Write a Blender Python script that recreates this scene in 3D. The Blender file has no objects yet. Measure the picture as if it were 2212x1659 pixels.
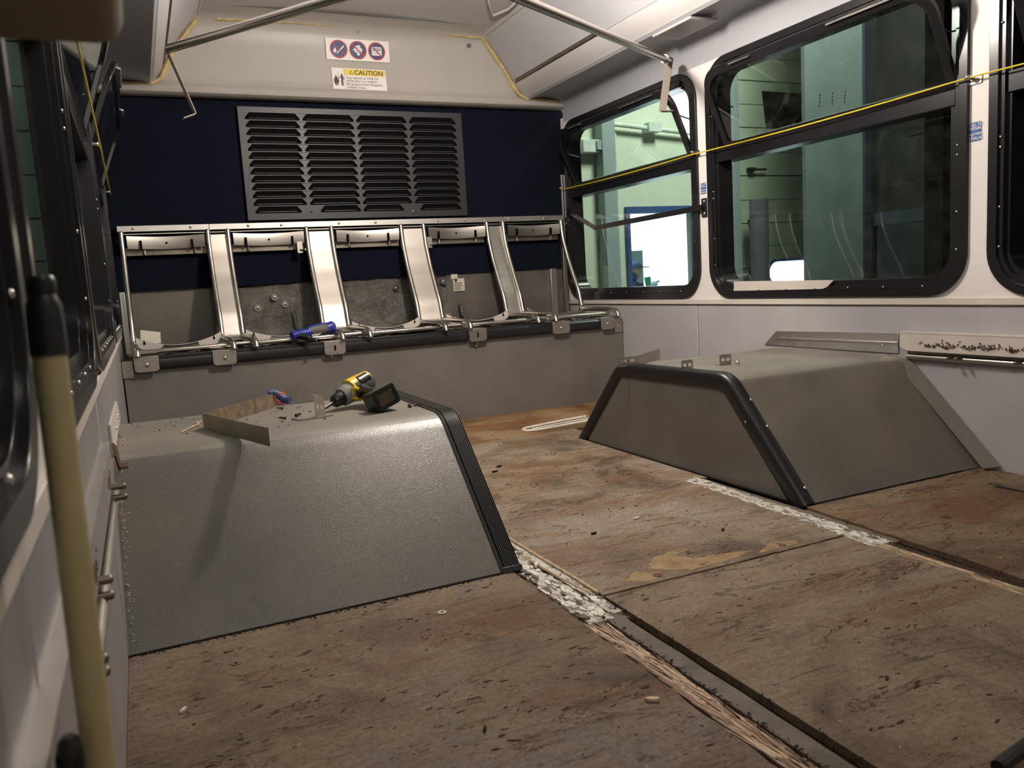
import bpy, bmesh, math, random
from mathutils import Vector, Matrix
from mathutils.geometry import tessellate_polygon
random.seed(7)
SC = bpy.context.scene
COL = SC.collection
PI = math.pi
# ------------------------------------------------------------------ camera, world, lights, exposure
cam_data = bpy.data.cameras.new('camera')
cam = bpy.data.objects.new('camera', cam_data); COL.objects.link(cam)
RX = Vector((0.90575171, -0.41956867, -0.05979942))
RY = Vector((-0.10750627, -0.09097577, -0.99003324))
RZ = Vector((0.40994663, 0.90315311, -0.12750773))
cam.matrix_world = Matrix(((RX.x, -RY.x, -RZ.x, 0.0), (RX.y, -RY.y, -RZ.y, 0.0), (RX.z, -RY.z, -RZ.z, 0.69), (0, 0, 0, 1)))
cam_data.sensor_width = 36.0
cam_data.lens = 1743.4767 * 36.0 / 2212.0
cam_data.clip_start = 0.02
cam_data.dof.use_dof = True
cam_data.dof.focus_distance = 3.0
cam_data.dof.aperture_fstop = 9.0
SC.camera = cam
world = bpy.data.worlds.new('world'); SC.world = world; world.use_nodes = True
world.node_tree.nodes['Background'].inputs[0].default_value = (0.5, 0.6, 0.7, 1)
world.node_tree.nodes['Background'].inputs[1].default_value = 0.03
SC.view_settings.view_transform = 'Standard'
SC.view_settings.look = 'None'
SC.view_settings.gamma = 1.0
SC.view_settings.use_curve_mapping = False
SC.view_settings.exposure = 0.32

def area(name, loc, target, size, power, color=(1, 1, 1), sy=None):
    d = bpy.data.lights.new(name, 'AREA'); d.size = size; d.energy = power; d.color = color
    if sy: d.shape = 'RECTANGLE'; d.size_y = sy
    else: d.shape = 'DISK'
    o = bpy.data.objects.new(name, d); COL.objects.link(o); o.location = loc
    o.rotation_euler = (Vector(target) - Vector(loc)).to_track_quat('-Z', 'Y').to_euler()
    return o
WARM = (1.0, 0.91, 0.81)
pl = bpy.data.lights.new('work_light', 'POINT'); pl.energy = 74; pl.color = WARM; pl.shadow_soft_size = 0.055
po_ = bpy.data.objects.new('work_light', pl); COL.objects.link(po_); po_.location = (1.24, 2.58, 1.77)
area('front_light', (0.45, 0.0, 1.95), (2.0, 2.0, 0.5), 0.35, 11, WARM)
area('workshop_light', (5.0, 4.2, 4.6), (6.2, 7.5, 1.0), 1.2, 330, (1.0, 0.97, 0.88))
area('person_fill', (6.0, 10.5, 3.5), (5.0, 10.6, 0.3), 1.5, 300, (0.6, 0.75, 1.0))  # added fill beyond the doorway to light the person, no lamp seen there
area('left_workshop_light', (-1.6, 4.7, 3.2), (-1.2, 6.0, 1.0), 0.6, 34, (0.8, 1.0, 0.82))

# ------------------------------------------------------------------ materials
def newmat(name):
    m = bpy.data.materials.new(name); m.use_nodes = True
    nt = m.node_tree
    for n in list(nt.nodes): nt.nodes.remove(n)
    out = nt.nodes.new('ShaderNodeOutputMaterial')
    b = nt.nodes.new('ShaderNodeBsdfPrincipled')
    nt.links.new(b.outputs[0], out.inputs[0])
    return m, nt, b, out
def c4(c): return (c[0], c[1], c[2], 1.0)
def N(nt, t, **kw):
    n = nt.nodes.new(t)
    for k, v in kw.items(): setattr(n, k, v)
    return n
def coords(nt, scale=(1, 1, 1), rot=(0, 0, 0)):
    tc = N(nt, 'ShaderNodeTexCoord'); mp = N(nt, 'ShaderNodeMapping')
    mp.inputs['Scale'].default_value = scale; mp.inputs['Rotation'].default_value = rot
    nt.links.new(tc.outputs['Object'], mp.inputs['Vector'])
    return mp.outputs[0]
def noise(nt, vec, scale, detail=4, rough=0.55, dist=0.0):
    n = N(nt, 'ShaderNodeTexNoise'); n.inputs['Scale'].default_value = scale
    n.inputs['Detail'].default_value = detail; n.inputs['Roughness'].default_value = rough
    n.inputs['Distortion'].default_value = dist
    nt.links.new(vec, n.inputs['Vector']); return n.outputs[0]
def ramp(nt, fac, stops):
    r = N(nt, 'ShaderNodeValToRGB'); e = r.color_ramp.elements
    while len(e) < len(stops): e.new(0.5)
    for i, (p, c) in enumerate(stops):
        e[i].position = p; e[i].color = c4(c) if hasattr(c, '__len__') else (c, c, c, 1)
    nt.links.new(fac, r.inputs[0]); return r.outputs[0]
def mix(nt, fac, a, b, mode='MIX'):
    m = N(nt, 'ShaderNodeMix', data_type='RGBA', blend_type=mode)
    for s, v in ((0, fac), (6, a), (7, b)):
        if hasattr(v, 'links'): nt.links.new(v, m.inputs[s])
        elif s == 0: m.inputs[0].default_value = v
        else: m.inputs[s].default_value = c4(v)
    return m.outputs[2]
def bump(nt, b, h, strength=0.3, dist=0.002):
    n = N(nt, 'ShaderNodeBump'); n.inputs['Strength'].default_value = strength
    n.inputs['Distance'].default_value = dist
    nt.links.new(h, n.inputs['Height']); nt.links.new(n.outputs[0], b.inputs['Normal'])
def setp(b, color=None, rough=0.5, metal=0.0, spec=0.5):
    if color is not None: b.inputs['Base Color'].default_value = c4(color)
    b.inputs['Roughness'].default_value = rough; b.inputs['Metallic'].default_value = metal
    b.inputs['Specular IOR Level'].default_value = spec
def simple(name, color, rough=0.5, metal=0.0, spec=0.5, var=0.12, vs=14.0, bs=0.0, bscale=300):
    m, nt, b, o = newmat(name); setp(b, color, rough, metal, spec)
    v = coords(nt); n = noise(nt, v, vs, 5)
    d = tuple(x * (1 - var) for x in color); l = tuple(min(1, x * (1 + var)) for x in color)
    nt.links.new(ramp(nt, n, [(0.3, d), (0.7, l)]), b.inputs['Base Color'])
    if bs: bump(nt, b, noise(nt, v, bscale, 3), bs, 0.001)
    return m
def brushed(name, color, rough=0.3, stretch=(3, 3, 160), var=0.1):
    m, nt, b, o = newmat(name); setp(b, color, rough, 1.0)
    v = coords(nt, stretch); n = noise(nt, v, 6, 4)
    nt.links.new(ramp(nt, n, [(0.25, rough - 0.08), (0.75, rough + 0.1)]), b.inputs['Roughness'])
    v2 = coords(nt); n2 = noise(nt, v2, 9, 4)
    nt.links.new(ramp(nt, n2, [(0.3, tuple(x * (1 - var) for x in color)), (0.7, color)]), b.inputs['Base Color'])
    return m
def laminate(name, base, spk=0.35, rough=0.28):
    m, nt, b, o = newmat(name); setp(b, base, rough, 0, 0.75)
    v = coords(nt)
    big = noise(nt, v, 3.5, 6, 0.6)
    c1 = ramp(nt, big, [(0.28, tuple(x * 0.78 for x in base)), (0.5, base), (0.75, (base[0] * 1.25, base[1] * 1.2, base[2] * 1.1))])
    fine = noise(nt, v, 420, 2, 0.6)
    f = ramp(nt, fine, [(0.35, (0.75, 0.75, 0.75)), (0.65, (1.2, 1.2, 1.2))])
    c2 = mix(nt, 1.0, c1, f, 'MULTIPLY')
    vo = N(nt, 'ShaderNodeTexVoronoi'); vo.inputs['Scale'].default_value = 55; nt.links.new(v, vo.inputs['Vector'])
    s = ramp(nt, vo.outputs['Distance'], [(0.055, (1, 1, 1)), (0.075, (0, 0, 0))])
    gate = ramp(nt, noise(nt, v, 24, 2), [(0.60, (0, 0, 0)), (0.66, (1, 1, 1))])
    sf = mix(nt, 1.0, s, gate, 'MULTIPLY')
    c3 = mix(nt, sf, c2, (spk, spk, spk * 0.93))
    nt.links.new(c3, b.inputs['Base Color'])
    bump(nt, b, fine, 0.55, 0.0012)
    return m
def plywood(name, cols, ang=0.0, light=0.5, seed=0.0):
    # cols: dark brown, mid, light, grey, bare veneer, black-brown, chalky scuff
    m, nt, b, o = newmat(name); setp(b, cols[1], 0.62, 0, 0.35)
    tc = N(nt, 'ShaderNodeTexCoord'); mp = N(nt, 'ShaderNodeMapping')
    nt.links.new(tc.outputs['Object'], mp.inputs['Vector'])
    mp.inputs['Location'].default_value = (seed, seed * 1.7, 0)
    v = mp.outputs[0]
    def grain(sx, sy, sd=0.0):
        q = N(nt, 'ShaderNodeMapping'); nt.links.new(v, q.inputs['Vector'])
        q.inputs['Rotation'].default_value = (0, 0, ang); q.inputs['Scale'].default_value = (sx, sy, 1); q.inputs['Location'].default_value = (sd, sd, 0)
        return q.outputs[0]
    g = grain(1.2, 9.0); g2 = grain(1.6, 6.0, 3.3); g3 = grain(3.0, 26.0, 5.1)
    big = noise(nt, v, 2.6, 10, 0.66, 0.7)
    c1 = ramp(nt, big, [(0.38, tuple(x * 0.72 for x in cols[0])), (0.46, cols[1]), (0.54, cols[2]), (0.62, tuple(x * 1.12 for x in cols[3]))])
    rust = ramp(nt, noise(nt, grain(1.0, 2.0, 8.8), 2.1, 9, 0.62, 0.8), [(0.50, (0, 0, 0)), (0.66, (0.95, 0.95, 0.95))])
    c1 = mix(nt, rust, c1, (cols[0][0] * 1.25, cols[0][1] * 0.92, cols[0][2] * 0.72))
    olive = ramp(nt, noise(nt, grain(1.3, 2.0, 1.8), 3.4, 8, 0.62, 0.6), [(0.54, (0, 0, 0)), (0.68, (0.6, 0.6, 0.6))])
    c1 = mix(nt, olive, c1, (cols[2][0] * 0.95, cols[2][1] * 1.0, cols[2][2] * 0.88))
    patch = noise(nt, g2, 2.4, 10, 0.70, 1.1)
    pf = ramp(nt, patch, [(0.590, (0, 0, 0)), (0.602, (1, 1, 1))])
    pedge = ramp(nt, patch, [(0.575, (0, 0, 0)), (0.590, (0.85, 0.85, 0.85)), (0.602, (0, 0, 0))])
    c2 = mix(nt, mix(nt, 1.0, pf, (0.55, 0.55, 0.55), 'MULTIPLY'), c1, cols[4])
    c2 = mix(nt, pedge, c2, cols[5])
    n_d = noise(nt, g, 8.0, 12, 0.80, 0.8)
    dk = ramp(nt, n_d, [(0.385, (0.95, 0.95, 0.95)), (0.405, (0, 0, 0))])
    c3 = mix(nt, dk, c2, cols[5])
    fib = ramp(nt, noise(nt, g3, 5.0, 9, 0.72), [(0.30, (0.70, 0.68, 0.66)), (0.5, (1, 1, 1)), (0.72, (1.22, 1.2, 1.18))])
    c3 = mix(nt, 0.8, c3, fib, 'MULTIPLY')
    scuff = ramp(nt, noise(nt, v, 5.0, 13, 0.84, 2.4), [(0.58, (0, 0, 0)), (0.74, (0.6, 0.6, 0.6))])
    c4_ = mix(nt, scuff, c3, cols[6])
    fine = noise(nt, v, 110, 7, 0.8)
    c5 = mix(nt, 1.0, c4_, ramp(nt, fine, [(0.30, (0.55, 0.53, 0.5)), (0.5, (1, 1, 1)), (0.72, (1.4, 1.4, 1.4))]), 'MULTIPLY')
    def spots(scale, rad, gs, lo, col, prev, k):
        vo = N(nt, 'ShaderNodeTexVoronoi'); vo.inputs['Scale'].default_value = scale
        wv = mix(nt, 0.02, v, noise(nt, v, 90, 3)); nt.links.new(wv, vo.inputs['Vector'])
        s_ = ramp(nt, vo.outputs['Distance'], [(rad, (1, 1, 1)), (rad * 1.35, (0, 0, 0))])
        gt = ramp(nt, noise(nt, v, gs, 3), [(lo, (0, 0, 0)), (lo + 0.05, (k, k, k))])
        return mix(nt, mix(nt, 1.0, s_, gt, 'MULTIPLY'), prev, col)
    c6 = spots(42, 0.085, 8, 0.50, cols[5], c5, 0.9)
    c7 = spots(80, 0.09, 15, 0.52, cols[6], c6, 0.8)
    nt.links.new(c7, b.inputs['Base Color'])
    hs = mix(nt, 0.4, mix(nt, 0.5, n_d, pf), fine)
    bump(nt, b, hs, 0.9, 0.006)
    nt.links.new(ramp(nt, big, [(0.4, 0.5), (0.6, 0.75)]), b.inputs['Roughness'])
    return m
def emit(name, color, strength):
    m, nt, b, o = newmat(name); nt.nodes.remove(b)
    e = N(nt, 'ShaderNodeEmission'); e.inputs[0].default_value = c4(color); e.inputs[1].default_value = strength
    nt.links.new(e.outputs[0], o.inputs[0]); return m
def glassmat(name, tint, dirt=0.02):
    m, nt, b, o = newmat(name); nt.nodes.remove(b)
    t = N(nt, 'ShaderNodeBsdfTransparent'); t.inputs[0].default_value = c4(tint)
    g = N(nt, 'ShaderNodeBsdfGlossy'); g.inputs[0].default_value = (0.9, 0.95, 0.95, 1); g.inputs['Roughness'].default_value = 0.02
    fr = N(nt, 'ShaderNodeFresnel'); fr.inputs[0].default_value = 1.5
    ge = N(nt, 'ShaderNodeNewGeometry'); inv = N(nt, 'ShaderNodeMath', operation='SUBTRACT'); inv.inputs[0].default_value = 1.0
    nt.links.new(ge.outputs['Backfacing'], inv.inputs[1])
    ml = N(nt, 'ShaderNodeMath', operation='MULTIPLY'); nt.links.new(fr.outputs[0], ml.inputs[0]); nt.links.new(inv.outputs[0], ml.inputs[1])
    mx = N(nt, 'ShaderNodeMixShader'); nt.links.new(ml.outputs[0], mx.inputs[0])
    nt.links.new(t.outputs[0], mx.inputs[1]); nt.links.new(g.outputs[0], mx.inputs[2])
    d = N(nt, 'ShaderNodeBsdfDiffuse'); d.inputs[0].default_value = (0.6, 0.6, 0.55, 1)
    v = coords(nt); dn = ramp(nt, noise(nt, v, 12, 8, 0.7), [(0.4, 0.0), (0.8, dirt)])
    sc = ramp(nt, noise(nt, coords(nt, (1, 18, 1.4), (0.35, 0, 0)), 3, 8, 0.7, 0.4), [(0.70, 0.0), (0.74, 0.10)])
    mm = N(nt, 'ShaderNodeMath', operation='ADD'); nt.links.new(dn, mm.inputs[0]); nt.links.new(sc, mm.inputs[1])
    mx2 = N(nt, 'ShaderNodeMixShader'); nt.links.new(mm.outputs[0], mx2.inputs[0])
    nt.links.new(mx.outputs[0], mx2.inputs[1]); nt.links.new(d.outputs[0], mx2.inputs[2])
    nt.links.new(mx2.outputs[0], o.inputs[0]); return m
def crinkle(name):
    m, nt, b, o = newmat(name); setp(b, (0.10, 0.09, 0.08), 0.24, 0.85, 0.6)
    v = coords(nt); n = noise(nt, v, 11, 7, 0.6, 0.8); n2 = noise(nt, v, 170, 3, 0.7)
    nt.links.new(ramp(nt, n, [(0.3, (0.10, 0.092, 0.085)), (0.6, (0.20, 0.185, 0.17)), (0.8, (0.34, 0.32, 0.30))]), b.inputs['Base Color'])
    bump(nt, b, mix(nt, 0.3, n, n2), 0.9, 0.02); return m
def carpet(name):
    m, nt, b, o = newmat(name); setp(b, (0.008, 0.010, 0.035), 0.95, 0, 0.15)
    v = coords(nt); n = noise(nt, v, 260, 3, 0.7); big = noise(nt, v, 3, 4)
    c = ramp(nt, n, [(0.35, (0.002, 0.0025, 0.006)), (0.6, (0.006, 0.0075, 0.020)), (0.8, (0.018, 0.021, 0.045))])
    c2 = mix(nt, 1.0, c, ramp(nt, big, [(0.3, (0.75, 0.75, 0.8)), (0.7, (1.2, 1.2, 1.2))]), 'MULTIPLY')
    nt.links.new(c2, b.inputs['Base Color'])
    b.inputs['Sheen Weight'].default_value = 0.03; b.inputs['Sheen Tint'].default_value = (0.2, 0.25, 0.6, 1)
    bump(nt, b, n, 0.6, 0.002); return m

M = {}
M['steel'] = simple('brushed_steel', (0.56, 0.52, 0.47), 0.32, 1.0, var=0.08, vs=20)
M['steel_sheet'] = brushed('steel_sheet', (0.50, 0.465, 0.42), 0.42, (2, 2, 30))
M['tube'] = simple('tube_steel', (0.56, 0.52, 0.47), 0.30, 1.0, var=0.06, vs=20)
M['alu'] = brushed('aluminium', (0.66, 0.63, 0.60), 0.42, (80, 3, 3))
M['chrome'] = simple('chrome_screw', (0.7, 0.68, 0.65), 0.2, 1.0)
M['rust'] = simple('rusty_metal', (0.10, 0.05, 0.03), 0.7, 0.3, var=0.4, vs=60, bs=0.4, bscale=200)
M['galv'] = brushed('dull_plate', (0.27, 0.235, 0.19), 0.5, (3, 3, 30), 0.3)
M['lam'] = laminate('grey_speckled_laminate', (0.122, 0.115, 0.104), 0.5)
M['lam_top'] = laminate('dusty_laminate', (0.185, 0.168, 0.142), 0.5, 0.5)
M['lam_side'] = laminate('brown_grey_laminate', (0.128, 0.114, 0.098), 0.5, 0.36)
M['lam_bench'] = laminate('bench_laminate', (0.155, 0.143, 0.132), 0.6, 0.42)
M['rubber'] = simple('black_rubber', (0.011, 0.0105, 0.012), 0.36, 0, 0.5, 0.2, 10, 0.1, 100)
M['rubber_frame'] = simple('window_rubber', (0.012, 0.011, 0.013), 0.24, 0, 0.5, 0.2, 10)
M['black_pl'] = simple('black_plastic', (0.012, 0.012, 0.012), 0.35)
M['wall_white'] = simple('cream_wall_paint', (0.74, 0.70, 0.68), 0.42, 0, 0.4, 0.03, 3, 0.05, 400)
M['panel_grey'] = simple('light_grey_wall_panel', (0.40, 0.39, 0.405), 0.5, 0, 0.4, 0.07, 4, 0.15, 500)
M['panel_shaded'] = simple('shaded_grey_wall_panel', (0.25, 0.24, 0.24), 0.45, 0, 0.4, 0.12, 5, 0.15, 500)  # same grey panel darkened: dimmer light on the left wall put into the colour
M['header'] = simple('beige_moulded_header', (0.37, 0.34, 0.31), 0.42, 0, 0.4, 0.05, 3)
M['ceil'] = simple('ceiling_plastic', (0.50, 0.475, 0.46), 0.4, 0, 0.45, 0.04, 2)
M['cove'] = simple('cove_panel', (0.41, 0.41, 0.44), 0.3, 0, 0.5, 0.04, 3)
M['strip'] = simple('lamp_strip_plastic', (0.44, 0.42, 0.42), 0.3, 0, 0.5, 0.04, 3)
M['glue'] = simple('yellowed_glue', (0.44, 0.33, 0.16), 0.6, 0, 0.3, 0.25, 30, 0.5, 80)
M['carpet'] = carpet('navy_carpet')
M['vent'] = simple('vent_metal', (0.030, 0.029, 0.032), 0.45, 0.2, 0.5, 0.08, 8)
M['dark'] = simple('dark_void', (0.003, 0.0025, 0.0025), 0.9, 0, 0.1)
M['crinkle'] = crinkle('crinkled_foil_insulation')
M['backplate'] = laminate('speckled_back_plate', (0.13, 0.115, 0.09), 0.6, 0.3)
M['backplate2'] = simple('brown_grey_back_plate', (0.12, 0.105, 0.095), 0.5, 0.1, 0.5, 0.25, 9, 0.2, 60)
def _sc(P, k, g=0.93, b=0.83): return [(c[0] * k, c[1] * k * g, c[2] * k * b) for c in P]
PA = [(0.115, 0.080, 0.058), (0.175, 0.128, 0.092), (0.235, 0.180, 0.128), (0.185, 0.155, 0.145), (0.21, 0.125, 0.065), (0.045, 0.030, 0.020), (0.33, 0.28, 0.23)]
PB = [(0.15, 0.108, 0.078), (0.22, 0.168, 0.125), (0.28, 0.222, 0.168), (0.24, 0.20, 0.175), (0.21, 0.14, 0.09), (0.05, 0.033, 0.022), (0.40, 0.35, 0.29)]
PC = [(0.19, 0.145, 0.11), (0.27, 0.215, 0.165), (0.34, 0.285, 0.235), (0.33, 0.29, 0.26), (0.36, 0.22, 0.11), (0.07, 0.045, 0.03), (0.48, 0.43, 0.38)]
PD = [(0.13, 0.085, 0.05), (0.19, 0.13, 0.08), (0.24, 0.175, 0.115), (0.20, 0.15, 0.11), (0.19, 0.10, 0.05), (0.04, 0.025, 0.015), (0.33, 0.26, 0.19)]
PE = [(0.22, 0.125, 0.06), (0.31, 0.19, 0.10), (0.36, 0.25, 0.15), (0.30, 0.235, 0.17), (0.46, 0.27, 0.11), (0.07, 0.04, 0.02), (0.5, 0.42, 0.32)]
M['ply_left'] = plywood('stained_plywood_left', _sc(PA, 0.84), 0.2, seed=1.3)
M['ply_near'] = plywood('stained_plywood_near', _sc(PB, 0.82), 0.9, seed=4.1)
M['ply_far'] = plywood('worn_plywood_aisle', _sc(PC, 0.74), 1.2, seed=7.7)
M['ply_right'] = plywood('stained_plywood_right', _sc(PD, 0.8), 0.3, seed=2.9)
M['ply_rear'] = plywood('orange_plywood_rear', _sc(PE, 0.75), 0.05, seed=9.2)
M['splinter'] = simple('splintered_wood', (0.36, 0.25, 0.185), 0.7, 0, 0.3, 0.3, 60, 0.5, 200)
M['splinter2'] = simple('pale_split_wood', (0.50, 0.38, 0.25), 0.7, 0, 0.3, 0.25, 60, 0.5, 200)
M['grey_strip'] = simple('dirty_grey_batten', (0.125, 0.105, 0.083), 0.75, 0, 0.3, 0.3, 25, 0.6, 120)
M['dirt'] = simple('dirt_crumbs', (0.045, 0.030, 0.02), 0.9, 0, 0.2, 0.4, 90, 0.5, 200)
M['adhesive'] = simple('white_adhesive', (0.66, 0.62, 0.55), 0.6, 0, 0.4, 0.15, 60, 0.7, 90)
M['glassR'] = glassmat('tinted_glass', (0.62, 0.70, 0.67))
M['yellow'] = simple('yellow_cord', (0.72, 0.55, 0.02), 0.35, var=0.05)
M['blue_pl'] = simple('blue_plastic', (0.02, 0.03, 0.30), 0.35)
M['grey_rub'] = simple('grey_grip', (0.13, 0.125, 0.125), 0.55)
M['yel_pl'] = simple('drill_yellow', (0.65, 0.45, 0.02), 0.4, var=0.1)
M['grey_pl'] = simple('drill_grey', (0.22, 0.22, 0.20), 0.45)
M['grey_dk'] = simple('drill_dark_grey', (0.07, 0.07, 0.068), 0.4)
M['orange'] = simple('orange_rubber', (0.6, 0.10, 0.04), 0.5)
M['navy_hose'] = simple('dark_blue_rubber', (0.03, 0.06, 0.16), 0.5)
M['pole'] = simple('painted_wood_pole', (0.42, 0.35, 0.18), 0.45, 0, 0.4, 0.12, 12)
M['pad'] = simple('brown_beige_pad', (0.28, 0.225, 0.145), 0.7, 0, 0.3, 0.1, 8)
M['sticker_w'] = simple('sticker_white', (0.72, 0.67, 0.64), 0.35, var=0.02)
M['sticker_y'] = simple('sticker_yellow', (0.70, 0.55, 0.10), 0.35, var=0.02)
M['sticker_b'] = simple('sticker_blue', (0.03, 0.10, 0.33), 0.35, var=0.02)
M['navy_ink'] = simple('navy_ink', (0.035, 0.06, 0.15), 0.4, var=0.02)
M['red_ink'] = simple('red_ink', (0.42, 0.04, 0.06), 0.4, var=0.02)
M['ink'] = simple('dark_ink', (0.045, 0.03, 0.035), 0.5, var=0.02)
M['paper'] = simple('old_paper_label', (0.6, 0.56, 0.46), 0.6, var=0.1)
M['cream_rail'] = simple('cream_painted_rail', (0.60, 0.55, 0.50), 0.4, 0, 0.4, 0.05, 8)
M['bar_tan'] = simple('tan_painted_bar', (0.24, 0.205, 0.17), 0.75, 0.0, 0.2, 0.08, 20)
M['ws_wall'] = simple('workshop_wall_paint', (0.72, 0.76, 0.62), 0.7, var=0.05, vs=2)
M['ws_door'] = simple('workshop_door_sections', (0.55, 0.62, 0.46), 0.6, var=0.06, vs=3)
M['ws_col'] = simple('workshop_grey_column', (0.34, 0.40, 0.40), 0.6, var=0.05, vs=2)
M['ws_sheet'] = simple('workshop_grey_sheet', (0.17, 0.205, 0.195), 0.5, 0.0, 0.5, 0.12, 3)
M['ws_pipe'] = simple('workshop_pipe', (0.7, 0.76, 0.70), 0.5)
M['ws_dark'] = simple('workshop_dark', (0.010, 0.009, 0.009), 0.8, var=0.3, vs=2)
M['ws_left'] = simple('left_workshop_wall', (0.16, 0.21, 0.17), 0.8, var=0.15, vs=2)
M['ws_floor'] = simple('workshop_concrete', (0.22, 0.21, 0.2), 0.8)
M['blue_frame'] = simple('blue_frame_paint', (0.05, 0.10, 0.28), 0.5)
M['blue_beam'] = simple('blue_shelf_beam', (0.035, 0.050, 0.08), 0.5)
M['cardboard'] = simple('cardboard', (0.022, 0.018, 0.014), 0.8)
M['wood_post'] = simple('bare_wood_post', (0.045, 0.024, 0.013), 0.7, var=0.2, vs=20)
M['bright'] = emit('daylit_room_glow', (0.82, 0.94, 1.0), 3.4)
M['bright2'] = emit('lit_window_glow', (0.85, 0.92, 1.0), 6.0)
M['skin'] = simple('skin', (0.45, 0.28, 0.22), 0.6)
M['cloth'] = simple('navy_cloth', (0.05, 0.07, 0.14), 0.8)
M['glove'] = simple('pale_glove', (0.6, 0.6, 0.65), 0.8)
M['green_paper'] = simple('green_sheet', (0.05, 0.4, 0.25), 0.6)

# ------------------------------------------------------------------ mesh builder
class MB:
    def __init__(s): s.v = []; s.f = []; s.m = []; s.sm = []
    def add(s, vs, fs, mi=0, smooth=False):
        o = len(s.v); s.v += [tuple(p) for p in vs]
        for f in fs: s.f.append(tuple(i + o for i in f)); s.m.append(mi); s.sm.append(smooth)
        return s
    def box(s, a, b, mi=0, mat=None):
        x0, y0, z0 = a; x1, y1, z1 = b
        vs = [(x0,y0,z0),(x1,y0,z0),(x1,y1,z0),(x0,y1,z0),(x0,y0,z1),(x1,y0,z1),(x1,y1,z1),(x0,y1,z1)]
        if mat is not None: vs = [mat @ Vector(p) for p in vs]
        return s.add(vs, [(0,3,2,1),(4,5,6,7),(0,1,5,4),(1,2,6,5),(2,3,7,6),(3,0,4,7)], mi)
    def tube(s, pts, r, n=12, mi=0, cap=True, radii=None):
        pts = [Vector(p) for p in pts]; k = len(pts); vs = []; fs = []
        t0 = (pts[1] - pts[0]).normalized()
        ref = Vector((0, 0, 1)) if abs(t0.z) < 0.9 else Vector((1, 0, 0))
        u = t0.cross(ref).normalized()
        for i, p in enumerate(pts):
            if i == 0: t = pts[1] - pts[0]
            elif i == k - 1: t = pts[-1] - pts[-2]
            else: t = (pts[i] - pts[i-1]).normalized() + (pts[i+1] - pts[i]).normalized()
            t = t.normalized() if t.length > 1e-9 else t0
            u = (u - t * u.dot(t)); u = u.normalized() if u.length > 1e-9 else t.orthogonal().normalized()
            w = t.cross(u)
            rr = radii[i] if radii else r
            for j in range(n):
                a = 2 * PI * j / n; vs.append(p + (u * math.cos(a) + w * math.sin(a)) * rr)
        for i in range(k - 1):
            for j in range(n):
                a = i * n + j; b = i * n + (j + 1) % n
                fs.append((a, b, b + n, a + n))
        s.add(vs, fs, mi, True)
        if cap:
            o = len(s.v) - len(vs)
            s.f.append(tuple(o + j for j in reversed(range(n)))); s.m.append(mi); s.sm.append(False)
            s.f.append(tuple(o + (k - 1) * n + j for j in range(n))); s.m.append(mi); s.sm.append(False)
        return s
    def cyl(s, a, b, r, n=14, mi=0, r2=None):
        return s.tube([a, b], r, n, mi, True, [r, r2 if r2 is not None else r])
    def dome(s, c, nrm, r, h=None, n=10, mi=0):
        h = h or r * 0.7; c = Vector(c); z = Vector(nrm).normalized(); x = z.orthogonal().normalized(); y = z.cross(x)
        vs = []; fs = []; R = 4
        for i in range(R):
            a = (PI / 2) * i / R
            for j in range(n):
                t = 2 * PI * j / n
                vs.append(c + (x * math.cos(t) + y * math.sin(t)) * r * math.cos(a) + z * h * math.sin(a))
        vs.append(c + z * h)
        for i in range(R - 1):
            for j in range(n):
                a = i * n + j; b = i * n + (j + 1) % n; fs.append((a, b, b + n, a + n))
        for j in range(n): fs.append(((R-1) * n + j, (R-1) * n + (j + 1) % n, R * n))
        return s.add(vs, fs, mi, True)
    def plate(s, outer, holes, w0, w1, fn, mi=0, smooth=False):
        loops = [outer] + list(holes)
        tri = tessellate_polygon([[Vector((p[0], p[1], 0)) for p in l] for l in loops])
        flat = [p for l in loops for p in l]; n = len(flat)
        vs = [fn(p[0], p[1], w1) for p in flat] + [fn(p[0], p[1], w0) for p in flat]
        fs = []
        for t in tri:
            fs.append(tuple(t)); fs.append(tuple(i + n for i in reversed(t)))
        o = 0
        for l in loops:
            k = len(l)
            for i in range(k):
                a = o + i; b = o + (i + 1) % k; fs.append((a, b, b + n, a + n))
            o += k
        return s.add(vs, fs, mi, smooth)
    def sweep(s, path, sect, mi=0, closed=False, smooth=True):
        # path: list of functions/points giving (origin, axis_u, axis_v); sect: list of (u,v)
        vs = []; fs = []; k = len(sect); n = len(path)
        for (o, au, av) in path:
            for (a, b) in sect: vs.append(Vector(o) + Vector(au) * a + Vector(av) * b)
        for i in range(n - 1 if not closed else n):
            for j in range(k - 1):
                a = i * k + j; b = ((i + 1) % n) * k + j; fs.append((a, a + 1, b + 1, b))
        return s.add(vs, fs, mi, smooth)
    def text(s, txt, size, fn, mi=0, bold=0.0, align='LEFT', space=1.0):
        c = bpy.data.curves.new('t', 'FONT'); c.body = txt; c.size = size; c.align_x = align
        c.offset = bold; c.space_character = space; c.resolution_u = 3
        o = bpy.data.objects.new('t', c); me = bpy.data.meshes.new_from_object(o)
        vs = [fn(v.co.x, v.co.y) for v in me.vertices]
        s.add(vs, [tuple(p.vertices) for p in me.polygons], mi)
        bpy.data.objects.remove(o); bpy.data.curves.remove(c); bpy.data.meshes.remove(me)
        return s
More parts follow.
